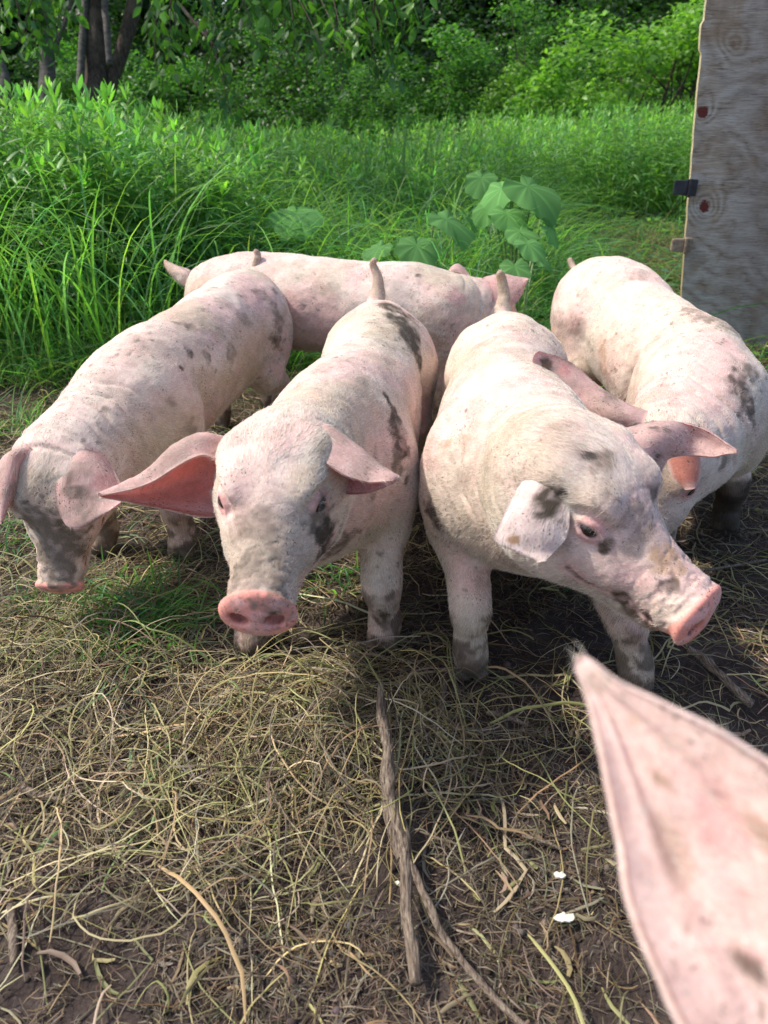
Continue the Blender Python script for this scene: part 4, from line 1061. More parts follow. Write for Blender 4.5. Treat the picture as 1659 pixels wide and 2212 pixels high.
parts += forbs(P, rs.uniform(.82, 1.20, len(P)) * np.interp(P[:, 0], [-2.6, -1.4, -.8], [1.04, 1.0, .8]), jitter(FORB * 1.25, len(P), .2), 40, (.11, .20), .021, .08)
P = scatter(900, lambda x, y: inview(x, y) * (y > forb_edge(x) + .9) * (y < 8.5), (-6, -.3, 3.5, 8.5))
parts += forbs(P, rs.uniform(.8, 1.08, len(P)) * np.interp(P[:, 0], [-2.5, -1], [1.03, .88]), jitter(FORB * 1.1, len(P), .2), 26, (.11, .18), .019, .3)
o = emit('tall_weeds', parts, M_LEAF)
tag(o, 'tall leafy green weeds with narrow leaves standing thick at the left', 'weeds', kind='stuff')
parts = []
P = scatter(1500, lambda x, y: inview(x, y) * (y > forb_edge(x) + .2 * fbm(np.stack([x * 2, y, y * 0], -1), 5, 2)) * (y < forb_edge(x) + 2.2), (-1.2, 8, 5.4, 12))
parts += forbs(P, rs.uniform(.68, 1.0, len(P)) * np.interp(P[:, 0], [-.5, 1, 3], [.76, .88, 1.10]), jitter(FORB * 1.2, len(P), .2), 24, (.10, .16), .019, .15)
P = scatter(2300, lambda x, y: inview(x, y) * (y > forb_edge(x) + 2.0) * (y < 13), (-6, 10, 7, 13))
parts += forbs(P, rs.uniform(.7, 1.0, len(P)) * np.interp(P[:, 0], [-.5, 1, 3], [.78, .90, 1.08]), jitter(FORB * 1.2, len(P), .2), 12, (.10, .17), .022, .6)
o = emit('weed_meadow', parts, M_LEAF)
tag(o, 'meadow of knee to chest high green weeds in front of the bushes', 'weeds', kind='stuff')

# ------------------------------------------------------------------ burdock plants with big leaves
def big_leaf(c, size, az, tilt, seed):
    """rounded heart-shaped blade, wavy margin, real curvature; returns verts/quads/cols"""
    r0 = np.random.default_rng(seed)
    nr_, na = 12, 90
    th = np.linspace(-np.pi, np.pi, na + 1)
    rad = (1 + .28 * np.cos(th)) * (1 - .62 * np.exp(-((np.abs(th) - np.pi) / .34) ** 2)) * (1 + .05 * np.sin(th * 7 + seed) + .03 * np.sin(th * 13))
    rr = np.linspace(0, 1, nr_)
    X = rr[:, None] * rad[None] * np.cos(th)[None]; Y = rr[:, None] * rad[None] * np.sin(th)[None] * .92
    ph = r0.uniform(0, 6, 3)
    Z = .13 * np.abs(Y) - .22 * (X ** 2 + Y ** 2) + .09 * rr[:, None] ** 2 * np.sin(th * 4 + ph[0])[None] + .04 * rr[:, None] ** 3 * np.sin(th * 9 + ph[1])[None] + .03 * np.cos(th * 12)[None] * rr[:, None] * (1 - rr[:, None])
    Pn = np.stack([X, Y, Z], -1) * size / 2
    ca, sa, ct, st_ = math.cos(az), math.sin(az), math.cos(tilt), math.sin(tilt)
    Ry = np.array([[ct, 0, st_], [0, 1, 0], [-st_, 0, ct]]); Rz = np.array([[ca, -sa, 0], [sa, ca, 0], [0, 0, 1]])
    Pn = Pn @ (Rz @ Ry).T + c
    V = Pn.reshape(-1, 3); i = np.arange(nr_ * (na + 1)).reshape(nr_, na + 1)
    Q = np.column_stack([i[:-1, :-1].ravel(), i[1:, :-1].ravel(), i[1:, 1:].ravel(), i[:-1, 1:].ravel()])
    vein = np.exp(-(np.abs((th * 9 / (2 * np.pi)) % 1 - .5) / .09) ** 2)[None] * np.linspace(1.3, .5, nr_)[:, None]
    C = np.array([.13, .30, .09])[None, None] * (1 + .55 * vein[..., None]) * r0.uniform(.8, 1.2)
    return V, Q, C.reshape(-1, 3)
def tube(P, r, sides=8, cols=None, n=4):
    A = catmull(np.column_stack([P, r]), n); P = A[:, :3]; r = A[:, 3]
    T = unit(np.gradient(P, axis=0)); ref = np.array([.37, .91, .13]); S = unit(np.cross(T, ref)); U = np.cross(S, T)
    th = np.linspace(0, 2 * np.pi, sides, endpoint=False)
    V = P[:, None] + (S[:, None] * np.cos(th)[None, :, None] + U[:, None] * np.sin(th)[None, :, None]) * r[:, None, None]
    i = np.arange(len(P) * sides).reshape(len(P), sides); j = np.roll(i, -1, 1)
    Q = np.column_stack([i[:-1].ravel(), j[:-1].ravel(), j[1:].ravel(), i[1:].ravel()])
    caps = []
    for row, flip in ((i[0], True), (i[-1], False)):
        for q in range(1, sides - 2, 2):
            f = [row[0], row[q], row[q + 1], row[q + 2]]
            caps.append(f[::-1] if flip else f)
    Q = np.vstack([Q, np.array(caps)])
    c = np.tile(np.array(cols if cols is not None else (.2, .2, .2), float), (V.size // 3, 1))
    return V.reshape(-1, 3), Q, c
M_BURD = veg_material('burdock_leaf', .75, .35, (1.4, 1.7, .5), .15)
M_STEM = veg_material('green_stem', .5, 0)
burdocks = [((1125, 405, .44), [(1140, 403, 3.75, .34, -.9), (1085, 408, 3.9, .22, -2.4), (1040, 385, 4.3, .20, -1.7), (1095, 462, 3.8, .22, -1.2), (1165, 455, 3.9, .18, -.5), (1055, 445, 4.0, .18, -2.2), (1125, 500, 3.7, .17, -1.5)], 'burdock with the broadest pale green leaf, standing at the meadow edge left of the plywood'),
            ((930, 500, .3), [(965, 475, 3.65, .26, -.6), (900, 530, 3.5, .22, -1.4), (1010, 468, 3.8, .15, -.2), (820, 534, 3.6, .16, -2.4)], 'burdock with floppy leaves just above the back of the crosswise pig'),
            ((1140, 545, .2), [(1140, 527, 3.35, .17, -.9), (1112, 576, 3.25, .15, -1.6), (1185, 497, 3.7, .16, -.5), (1165, 560, 3.5, .13, -.4)], 'low burdock with a silvery underside showing, between the two rear pigs'),
            ((640, 470, .4), [(640, 462, 4.1, .30, -1.5), (590, 470, 4.4, .20, -2.4)], 'shaded burdock half sunk in the arching grass above the back pig')]
for bi, (cc, lv, lab) in enumerate(burdocks):
    c0 = pf(cc[0], cc[1], lv[0][2] + .1); c0[2] = ground_z(np.array(c0[0]), np.array(c0[1]))
    root = empty('burdock_plant', c0, lab, 'burdock', 'burdock plants at the edge of the grass')
    for li, (u, v, f, s, az) in enumerate(lv):
        c = pf(u, v, f)
        L = emit('leaf', [big_leaf(c, s, az, .58 + .15 * ((li * 7) % 3 - 1), bi * 10 + li)], M_BURD, smooth=True); adopt(L, root)
        st_p = c + np.array([math.cos(az), math.sin(az), 0]) * (-s * .3); st_p[2] = c[2] - .005
        mid_ = (st_p + c0) / 2 + np.array([0, 0, .06])
        S = emit('stalk', [tube(np.array([c0, mid_, st_p]), np.array([.007, .006, .004]), 6, (.16, .24, .09))], M_STEM, smooth=True); adopt(S, root)
# ------------------------------------------------------------------ bushes and trees behind
def leaf_cards(P, nrm, size, cols, aspect=.5):
    """pointed, folded leaves: P (n,3) base, nrm preferred facing"""
    n = len(P)
    az = rs.uniform(0, 2 * np.pi, n)
    d = unit(np.stack([np.cos(az), np.sin(az), rs.normal(-.15, .35, n)], -1))
    nn = unit(nrm + rs.normal(0, .45, (n, 3))); w = unit(np.cross(nn, d)); nn = np.cross(d, w)
    s = size[:, None]
    tip = P + d * s - nn * s * .12
    m1 = P + d * s * .30; m2 = P + d * s * .68 - nn * s * .03
    fo = nn * s * .07
    V = np.stack([P, m1 + w * s * aspect * .42 + fo, m2 + w * s * aspect * .40 + fo, tip, m2 - w * s * aspect * .40 + fo, m1 - w * s * aspect * .42 + fo, (m1 + m2) / 2], 1)
    i = np.arange(n)[:, None] * 7
    Q = np.concatenate([i + np.array([[0, 6, 1, 1]]) * 0 + np.array([[0, 1, 2, 6]]), i + np.array([[6, 2, 3, 4]]), i + np.array([[0, 6, 4, 5]])])
    return V.reshape(-1, 3), Q, np.repeat(cols, 7, 0)
def crown_mesh(seed, R, n, size, base, hmin=.15, clumps=60, ragged=.35):
    """leaves hung in clumps through a bushy volume with radii R, standing on z=0"""
    r0 = np.random.default_rng(seed)
    d = unit(r0.normal(0, 1, (clumps, 3))); rad = r0.uniform(.35, 1.0 + ragged, clumps) ** .6
    C = d * rad[:, None] * np.array(R) * .85; C[:, 2] = np.abs(C[:, 2] + R[2] * .15) * 1.0
    C[:, 2] = hmin + C[:, 2]
    cr = r0.uniform(.16, .34, clumps) * min(R[0], R[2]) * .75
    pk = r0.integers(0, clumps, n)
    q = unit(r0.normal(0, 1, (n, 3))) * (r0.random((n, 1)) ** .45)
    P = C[pk] + q * cr[pk][:, None] * np.array([1.1, 1.1, .75])
    P[:, 2] = np.maximum(P[:, 2], .03)
    tone = r0.uniform(.7, 1.3, clumps)[pk][:, None]
    cols = np.asarray(base)[r0.integers(0, len(base), n)] * tone * r0.uniform(.8, 1.25, (n, 1))
    nr = np.array([0, 0, 1.0]) * .9 + q * .6
    return P, nr, cols, C
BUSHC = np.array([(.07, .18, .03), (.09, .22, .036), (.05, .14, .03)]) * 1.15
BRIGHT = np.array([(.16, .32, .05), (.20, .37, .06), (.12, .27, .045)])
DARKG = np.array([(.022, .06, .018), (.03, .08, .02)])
M_BARK, nt, p = newmat('bark')
vv = N(nt, 'ShaderNodeMapping'); vv.inputs['Scale'].default_value = (1, 1, .22); nt.links.new(geo_for(nt), vv.inputs[0])
c = ramp(nt, tex(nt, 60, 5, .7, vv.outputs[0]), [(.35, (.02, .014, .010)), (.55, (.075, .05, .035)), (.7, (.15, .11, .08))])
c = mixc(nt, ramp(nt, tex(nt, 7, 3), [(.5, 0), (.62, .6)]), c, (.13, .10, .07))
nt.links.new(c, p.inputs['Base Color']); p.inputs['Roughness'].default_value = .9
b = N(nt, 'ShaderNodeBump', i_Strength=1.0, i_Distance=.015); nt.links.new(tex(nt, 60, 5, .7, vv.outputs[0]), b.inputs['Height']); nt.links.new(b.outputs[0], p.inputs['Normal'])
M_GBARK, nt, p = newmat('grey_bark')
vv = N(nt, 'ShaderNodeMapping'); vv.inputs['Scale'].default_value = (1, 1, 2.5); nt.links.new(geo_for(nt), vv.inputs[0])
c = ramp(nt, tex(nt, 18, 5, .6, vv.outputs[0]), [(.35, (.035, .03, .025)), (.6, (.12, .105, .09))])
nt.links.new(c, p.inputs['Base Color']); p.inputs['Roughness'].default_value = .85

def wood_of(parent, name, C, base=(0, 0, 0), r=.022, mat=None, stems=5, seed=0):
    r0 = np.random.default_rng(seed); parts = []
    for k in range(stems):
        t = C[r0.integers(0, len(C))]
        b0 = np.array([r0.normal(0, .12), r0.normal(0, .12), -.05]) + base
        m1 = b0 * .6 + t * .4 + r0.normal(0, .06, 3); 
        parts.append(tube(np.array([b0, m1, t]), np.array([r, r * .7, r * .3]), 6, (.1, .08, .06), 3))
        for j in range(4):
            t2 = C[np.argsort(np.linalg.norm(C - t, axis=1))[min(j * 2 + 1, len(C) - 1)]]
            s0 = m1 * (1 - .2 * j) + t * .2 * j
            parts.append(tube(np.array([s0, (s0 + t2) / 2 + r0.normal(0, .05, 3), t2]), np.array([r * .5, r * .35, r * .15]), 5, (.1, .08, .06), 2))
    return emit(name, parts, mat or M_BARK, parent, True)
def bush_proto(seed, R, n, size, base, clumps=70):
    P, nr, cols, C = crown_mesh(seed, R, n, size, base, clumps=clumps)
    s = rs.uniform(size[0], size[1], n)
    o = emit('crown', [leaf_cards(P, nr, s, cols)], M_LEAF)
    w = wood_of(None, 'branches', C, seed=seed)
    for q in (o, w): COL.objects.unlink(q)
    return o.data, w.data
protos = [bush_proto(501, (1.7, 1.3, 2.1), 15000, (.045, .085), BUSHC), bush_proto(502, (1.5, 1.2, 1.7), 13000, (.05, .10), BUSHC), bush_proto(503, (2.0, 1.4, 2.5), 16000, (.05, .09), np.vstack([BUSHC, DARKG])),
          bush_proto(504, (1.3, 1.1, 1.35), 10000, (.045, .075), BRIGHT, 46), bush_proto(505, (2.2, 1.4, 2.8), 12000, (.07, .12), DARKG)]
def place_bush(pi, x, y, s, rz, label):
    root = empty('shrub', (x, y, float(ground_z(np.array(float(x)), np.array(float(y))))), label, 'shrub', 'shrubs and bushes behind the meadow')
    root.rotation_euler = (0, 0, rz); root.scale = (s, s, s)
    for nm, me in zip(('crown', 'branches'), protos[pi]):
        o = bpy.data.objects.new(nm, me); COL.objects.link(o); o.parent = root
    return root
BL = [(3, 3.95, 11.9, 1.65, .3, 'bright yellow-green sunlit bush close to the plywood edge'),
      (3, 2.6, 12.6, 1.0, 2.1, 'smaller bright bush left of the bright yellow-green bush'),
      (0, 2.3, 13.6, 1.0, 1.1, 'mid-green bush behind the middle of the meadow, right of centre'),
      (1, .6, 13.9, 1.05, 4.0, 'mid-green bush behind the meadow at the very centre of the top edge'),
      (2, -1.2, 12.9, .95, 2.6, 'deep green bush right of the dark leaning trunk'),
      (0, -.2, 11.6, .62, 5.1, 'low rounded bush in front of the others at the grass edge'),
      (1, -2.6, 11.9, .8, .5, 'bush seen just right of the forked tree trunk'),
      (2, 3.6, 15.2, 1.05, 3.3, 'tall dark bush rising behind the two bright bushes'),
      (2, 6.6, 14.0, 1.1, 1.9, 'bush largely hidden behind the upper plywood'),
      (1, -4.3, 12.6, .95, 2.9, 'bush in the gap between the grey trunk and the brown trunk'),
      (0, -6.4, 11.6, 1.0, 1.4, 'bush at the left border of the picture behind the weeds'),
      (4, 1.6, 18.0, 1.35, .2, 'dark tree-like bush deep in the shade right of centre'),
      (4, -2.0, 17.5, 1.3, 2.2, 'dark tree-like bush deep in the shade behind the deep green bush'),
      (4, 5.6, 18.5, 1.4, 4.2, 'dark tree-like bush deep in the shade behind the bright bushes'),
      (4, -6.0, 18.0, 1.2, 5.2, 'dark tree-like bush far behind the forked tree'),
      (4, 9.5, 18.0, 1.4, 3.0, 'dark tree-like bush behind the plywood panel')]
for pi, x, y, s, rz, lab in BL: place_bush(pi, x, y, s, rz, lab)
# the far wood as one mass
n = 44000
x = rs.uniform(-24, 24, n); y = rs.uniform(20.5, 27, n); z = rs.random(n) ** .8 * (7.2 + 2.5 * (fbm(np.stack([x * .5, y * .3, x * 0], -1), 91, 3) - .3)) + .1
keep = ~((x > -9.8) & (x < -6.8) & (z > 2.1) & (fbm(np.stack([x * 2, y * 0, z * 2], -1), 5, 2) > .5)) 
x, y, z = x[keep], y[keep], z[keep]; n = len(x)
nb2 = 9000
xb = rs.uniform(-30, 30, nb2); yb = rs.uniform(27.5, 30, nb2); zb = rs.uniform(0, 9.5, nb2)
o = emit('far_wood', [leaf_cards(np.column_stack([xb, yb, zb]), np.tile([0, -1.0, .5], (nb2, 1)), rs.uniform(.9, 1.6, nb2), jitter(DARKG, nb2, .4)), leaf_cards(np.column_stack([x, y, z]), np.tile([0, -.3, 1.0], (n, 1)), rs.uniform(.28, .55, n), jitter(DARKG, n, .4))], M_LEAF)
tag(o, 'dark far wood closing the view behind the bushes', 'wood', kind='stuff')

# forked brown tree with thin grey poles, boughs reaching over the meadow
def limb(pts, r, mat, name, parent, sides=12):
    o = emit(name, [tube(np.array(pts), np.array(r), sides, (.1, .08, .06), 8)], mat, None, True); adopt(o, parent); return o
def hanging(parent, twigs, n_per, size, base, seed, name='crown'):
    """drooping leafy twigs: each twig a thin stem with alternate leaves"""
    r0 = np.random.default_rng(seed); lp = []; parts = []; V = []
    for (a, b_, sag) in twigs:
        a = np.array(a); b_ = np.array(b_); m_ = (a + b_) / 2 + [0, 0, sag]
        pts = catmull(np.array([a, m_, b_]), 6)
        parts.append(tube(pts, np.linspace(.006, .002, len(pts)), 5, (.12, .10, .07), 1))
        k = n_per
        tt = np.sort(r0.random(k)) * (len(pts) - 1.001); i0 = tt.astype(int)
        p_ = pts[i0] * (1 - (tt - i0))[:, None] + pts[i0 + 1] * (tt - i0)[:, None] + r0.normal(0, .045, (k, 3))
        lp.append(p_)
    P = np.vstack(lp); n = len(P)
    az = r0.uniform(0, 2 * np.pi, n)
    d = unit(np.stack([np.cos(az) * .8, np.sin(az) * .8, r0.normal(-.75, .4, n)], -1))
    kk = 5; s = np.linspace(0, 1, kk); L = r0.uniform(size[0], size[1], n)
    path = P[:, None] + d[:, None] * L[:, None, None] * s[None, :, None]; path[:, :, 2] -= (L * .15)[:, None] * s[None] ** 2
    w = unit(np.cross(d, r0.normal(0, 1, (n, 3)) * .5 + [0, 0, .6]))
    cols = np.asarray(base)[r0.integers(0, len(base), n)] * r0.uniform(.7, 1.3, (n, 1))
    lv = ribbons(path, L * r0.uniform(.40, .52, n), np.broadcast_to(w[:, None], path.shape), cols, np.array([.1, .85, 1.0, .6, .03]), .22)
    o = emit(name, [lv], M_LEAF); adopt(o, parent)
    t_ = emit('twigs', parts, M_BARK, None, True); adopt(t_, parent)
def W(u, v, f): return pf(u, v, f)
gz = lambda p_: np.array([p_[0], p_[1], -.05])
b0 = W(208, 262, 7.2)
tr = empty('forked_tree', (b0[0], b0[1], 0), 'dark brown forked tree rising from the weeds at the upper left', 'tree')
limb([gz(b0), W(210, 262, 7.2), W(208, 170, 7.15), W(205, 90, 7.1), W(206, -20, 7.1), W(204, -330, 7.0), W(196, -760, 6.9)], [.15, .125, .105, .097, .095, .085, .06], M_BARK, 'trunk', tr)
limb([W(232, 215, 7.2), W(246, 160, 7.2), W(268, 95, 7.15), W(288, 20, 7.1), W(300, -60, 7.0), W(345, -300, 6.6), W(420, -560, 6.0)], [.06, .066, .068, .072, .070, .06, .04], M_BARK, 'fork', tr)
limb([W(172, 200, 7.0), W(178, 90, 7.0), W(184, -30, 7.0), W(180, -400, 6.9)], [.036, .036, .034, .02], M_GBARK, 'pole_stem', tr, 8)
limb([W(237, 140, 6.95), W(231, 60, 6.95), W(226, -30, 6.95), W(230, -380, 6.9)], [.030, .032, .031, .02], M_GBARK, 'pole_stem', tr, 8)
# boughs: main branches above the picture and twigs hanging from them into view
limb([W(300, -60, 7.0), W(420, -150, 6.0), W(560, -120, 5.2), W(720, -60, 4.9), W(840, -10, 4.8)], [.045, .04, .03, .018, .008], M_BARK, 'bough', tr, 7)
limb([W(206, -20, 7.1), W(120, -90, 6.0), W(40, -60, 5.2), W(-60, -20, 4.8)], [.04, .03, .02, .012], M_BARK, 'bough', tr, 7)
limb([W(300, -60, 7.0), W(350, -30, 6.2), W(430, 60, 5.6), W(470, 110, 5.4)], [.03, .02, .012, .006], M_BARK, 'bough', tr, 6)
r1 = np.random.default_rng(9)
tw = []
for u0, v0, f0, reach in [(330, -40, 5.3, 110), (380, -60, 5.3, 150), (430, -60, 5.2, 110), (480, -60, 5.1, 90), (530, -60, 5.1, 120), (580, -70, 5.0, 150), (620, -60, 5.0, 200), (660, -60, 4.9, 230), (700, -50, 4.9, 200), (740, -50, 4.9, 170), (780, -50, 4.8, 190), (820, -40, 4.8, 150), (860, -40, 4.8, 90), (455, 60, 5.5, 150), (400, 30, 5.6, 130), (345, 20, 5.5, 180), (600, -60, 5.0, 130), (560, -60, 5.0, 60), (500, -60, 5.3, 70), (900, -60, 4.9, 80)]:
    for q in range(3):
        a = W(u0 + r1.normal(0, 22), v0 + r1.normal(0, 15), f0 + r1.normal(0, .2))
        b_ = W(u0 + r1.normal(20, 40), v0 + reach * r1.uniform(.5, 1.1) + 40, f0 + r1.normal(0, .25))
        tw.append((a, b_, .05))
for u0, v0, f0, reach in [(20, -40, 4.9, 170), (60, -50, 5.0, 130), (100, -50, 5.2, 140), (-20, -40, 4.8, 200), (140, -40, 5.4, 60), (90, -20, 5.1, 100)]:
    for q in range(3):
        tw.append((W(u0 + r1.normal(0, 18), v0, f0 + r1.normal(0, .2)), W(u0 + r1.normal(0, 25), v0 + reach * r1.uniform(.6, 1.1) + 30, f0 + r1.normal(0, .2)), .04))
hanging(tr, tw, 17, (.055, .11), np.array([(.08, .19, .04), (.13, .29, .045), (.055, .14, .045)]), 31)
# grey slim tree at the far left
b0 = W(105, 235, 8.3)
t2 = empty('slim_grey_tree', (b0[0], b0[1], 0), 'slim tree with pale grey bark left of the forked brown tree', 'tree')
limb([gz(b0), W(104, 240, 8.3), W(103, 150, 8.3), W(98, 70, 8.2), W(92, -20, 8.2), W(80, -500, 8.0)], [.10, .09, .085, .075, .07, .04], M_GBARK, 'trunk', t2)
limb([W(102, 130, 8.3), W(128, 80, 8.2), W(150, 20, 8.1), W(160, -60, 8.0)], [.03, .028, .02, .012], M_GBARK, 'branch', t2, 7)
P, nr, cols, C = crown_mesh(77, (1.6, 1.4, 1.0), 7000, (.06, .1), BUSHC)
o = emit('crown', [leaf_cards(P + np.array([b0[0] - .3, b0[1], 2.3]), nr, rs.uniform(.06, .1, len(P)), cols)], M_LEAF); adopt(o, t2)
b0 = W(8, 190, 6.6)
t3 = empty('grey_stump', (b0[0], b0[1], 0), 'pale weathered grey stump leaning at the left border above the weeds', 'tree stump')
limb([gz(b0), W(12, 250, 6.6), W(4, 160, 6.6), W(-8, 120, 6.6)], [.10, .085, .06, .03], M_GBARK, 'trunk', t3)
# crown of the forked tree far above the picture
P, nr, cols, C = crown_mesh(78, (2.2, 1.8, 1.1), 6000, (.06, .1), BUSHC)
o = emit('upper_crown', [leaf_cards(P + np.array([-2.6, 7.4, 3.4]), nr, rs.uniform(.07, .12, len(P)), cols)], M_LEAF); adopt(o, tr)

# ------------------------------------------------------------------ weathered plywood panel
A = pf(1474, 622, 4.05); A = pz(1462, 745, .02)
zt = 2.35
# panel plane: left edge leans a little to the left going up
Lb = pz(1466, 738, .03)
xd = unit(np.array([1.0, -.10, 0.0])); yd = np.array([-xd[1], xd[0], 0]); th = .032
tilt = np.array([-.115, -.02, 1.0])
nx, nz = 30, 60
def panel_edge(z):                                  # ragged, slightly bowed left edge
    return -.012 * np.sin(z * 1.4) + .004 * (vnoise(np.stack([z * 22, z * 0, z * 0], -1), 4) - .5) - .010 * (np.abs(z - 1.32) < .05)
zs = np.linspace(0, zt, 160); xs = np.concatenate([[0, .004, .012], np.linspace(.03, 1.25, 26)])
XX, ZZ = np.meshgrid(xs, zs, indexing='ij')
off = panel_edge(ZZ) * np.clip(1 - XX / .3, 0, 1)
def pan(XX, ZZ, d): return Lb + xd * (XX + off)[..., None] + tilt * ZZ[..., None] + yd * d[..., None]
bow = .012 * np.sin(ZZ * 1.6) * 1.0
Fr = pan(XX, ZZ, bow); Bk = pan(XX, ZZ, bow + th)
n1, n2 = XX.shape; i = np.arange(n1 * n2).reshape(n1, n2); o_ = n1 * n2
q = np.column_stack([i[:-1, :-1].ravel(), i[1:, :-1].ravel(), i[1:, 1:].ravel(), i[:-1, 1:].ravel()])
V = np.vstack([Fr.reshape(-1, 3), Bk.reshape(-1, 3)])
edge = np.column_stack([i[0, :-1], i[0, 1:], i[0, 1:] + o_, i[0, :-1] + o_])[:, ::-1]
e2 = np.column_stack([i[-1, :-1], i[-1, 1:], i[-1, 1:] + o_, i[-1, :-1] + o_])
e3 = np.column_stack([i[:-1, 0], i[1:, 0], i[1:, 0] + o_, i[:-1, 0] + o_])
e4 = np.column_stack([i[:-1, -1], i[1:, -1], i[1:, -1] + o_, i[:-1, -1] + o_])[:, ::-1]
Q = np.vstack([q, q[:, ::-1] + o_, edge, e2, e3, e4])
mi = np.concatenate([np.zeros(len(q) * 2), np.ones(len(edge)), np.zeros(len(e2) + len(e3) + len(e4))])
M_PLY, nt, p = newmat('weathered_plywood')
at = N(nt, 'ShaderNodeAttribute', attribute_name='uvp')     # x across, y up the sheet, in metres
L = nt.links
sep = N(nt, 'ShaderNodeSeparateXYZ'); L.new(at.outputs['Vector'], sep.inputs[0])
def mth(op, a, b=None, c=None):
    m = N(nt, 'ShaderNodeMath', operation=op)
    for k_, val in enumerate((a, b, c)):
        if val is None: continue
        if isinstance(val, (int, float)): m.inputs[k_].default_value = val
        else: L.new(val, m.inputs[k_])
    return m.outputs[0]
# height field whose contour lines are the grain: broad slow waves plus sharp hills at the knots
n_lo = tex(nt, 2.2, 3, .5, at.outputs['Vector']); n_md = tex(nt, 9, 3, .5, at.outputs['Vector'])
Hf = mth('ADD', mth('MULTIPLY', sep.outputs[0], .35), mth('MULTIPLY', n_lo, .7))
Hf = mth('ADD', Hf, mth('MULTIPLY', sep.outputs[1], .55))
Hf = mth('ADD', Hf, mth('MULTIPLY', n_md, .05))
KN = []
for (u, v, am, s_) in ((1527, 447, .30, .055), (1525, 243, .26, .05), (1593, 95, .14, .035), (1650, 330, .1, .05)):
    dd = rayd(u, v); o3 = np.array([0, 0, H]); t_ = np.dot(Lb - o3, yd) / np.dot(dd, yd)
    for _ in range(3):
        pt = o3 + dd * t_; zz = (pt[2] - Lb[2]); t_ = np.dot(Lb + tilt * zz - o3, yd) / np.dot(dd, yd)
    pt = o3 + dd * t_; zz = pt[2] - Lb[2]; xx = np.dot(pt - Lb - tilt * zz, xd); KN.append((xx, zz, am, s_))
kd = []
for xx, zz, am, s_ in KN:
    ex = mth('SUBTRACT', sep.outputs[0], float(xx)); ez = mth('SUBTRACT', sep.outputs[1], float(zz))
    d2 = mth('ADD', mth('MULTIPLY', ex, ex), mth('MULTIPLY', mth('MULTIPLY', ez, ez), .8))
    gss = mth('DIVIDE', am * s_ * s_, mth('ADD', d2, s_ * s_)); Hf = mth('ADD', Hf, gss); kd.append((mth('SQRT', d2), s_))
wv = mth('FRACT', mth('MULTIPLY', Hf, 13.0)); wv = mth('ABSOLUTE', mth('SUBTRACT', wv, .5))      # 0..0.5 grain
fib = N(nt, 'ShaderNodeMapping'); fib.inputs['Scale'].default_value = (14, 150, 1); L.new(at.outputs['Vector'], fib.inputs[0])
fb = tex(nt, 1.0, 5, .7, fib.outputs[0], 1.2)
grain = mth('ADD', mth('MULTIPLY', wv, .34), mth('MULTIPLY', fb, .95))
c = ramp(nt, grain, [(.34, (.10, .07, .05)), (.47, (.31, .26, .21)), (.64, (.48, .44, .39)), (.9, (.58, .56, .53))])
st1 = ramp(nt, tex(nt, 3.2, 5, .65, at.outputs['Vector'], 1.0), [(.45, 0), (.62, 1)])
c = mixc(nt, mth('MULTIPLY', st1, .85), c, mixc(nt, grain, (.12, .07, .035), (.42, .30, .18)))
gr_ = ramp(nt, tex(nt, 5.0, 4, .6, at.outputs['Vector']), [(.5, 0), (.7, 1)])
c = mixc(nt, mth('MULTIPLY', gr_, .35), c, (.40, .42, .42))
rgt = N(nt, 'ShaderNodeMapRange'); rgt.inputs[1].default_value = .10; rgt.inputs[2].default_value = .36; L.new(sep.outputs[0], rgt.inputs[0])
c = mixc(nt, mth('MULTIPLY', rgt.outputs[0], .5), c, mixc(nt, grain, (.09, .065, .06), (.30, .23, .20)))
for (d_, s_), core in zip(kd, (1, 1, .4, 0)):
    nd = mth('ADD', d_, mth('MULTIPLY', mth('SUBTRACT', tex(nt, 60, 3, .7, at.outputs['Vector']), .5), .035))
    if core: c = mixc(nt, mth('MULTIPLY', ramp(nt, nd, [(.020 if core == 1 else .008, 1), (.024 if core == 1 else .014, 0)]), core), c, (.13, .022, .014))
L.new(c, p.inputs['Base Color']); p.inputs['Roughness'].default_value = .8
b1 = N(nt, 'ShaderNodeBump', i_Strength=.9, i_Distance=.006); L.new(grain, b1.inputs['Height']); L.new(b1.outputs[0], p.inputs['Normal'])
M_PLYE, nt, p = newmat('plywood_edge')
at = N(nt, 'ShaderNodeAttribute', attribute_name='uvp'); L = nt.links
mp = N(nt, 'ShaderNodeMapping'); mp.inputs['Scale'].default_value = (1, 6, 1); L.new(at.outputs['Vector'], mp.inputs[0])
sp_ = N(nt, 'ShaderNodeSeparateXYZ'); L.new(at.outputs['Vector'], sp_.inputs[0])
wv = mth('ABSOLUTE', mth('SUBTRACT', mth('FRACT', mth('ADD', mth('MULTIPLY', sp_.outputs[2], 3.0 / th), mth('MULTIPLY', tex(nt, 5, 3, .6, mp.outputs[0]), .5))), .5))
c = ramp(nt, wv, [(.05, (.20, .14, .07)), (.16, (.62, .53, .30)), (.4, (.74, .66, .42))])
c = mixc(nt, 1, c, ramp(nt, tex(nt, 40, 4, .7, mp.outputs[0]), [(.35, .55), (.55, 1.0)]), 'MULTIPLY')
low_ = N(nt, 'ShaderNodeMapRange'); low_.inputs[1].default_value = .95; low_.inputs[2].default_value = .35; L.new(sp_.outputs[1], low_.inputs[0])
c = mixc(nt, mth('MULTIPLY', low_.outputs[0], .55), c, (.30, .19, .09))
L.new(c, p.inputs['Base Color']); p.inputs['Roughness'].default_value = .8
pr_ = empty('plywood_panel', Lb, 'tall weathered grey plywood sheet standing on edge at the right, with dark red knots', 'plywood')
pl = link_mesh('sheet', V, Q, [M_PLY, M_PLYE], None, False, mi)
a_ = pl.data.attributes.new('uvp', 'FLOAT_VECTOR', 'POINT')
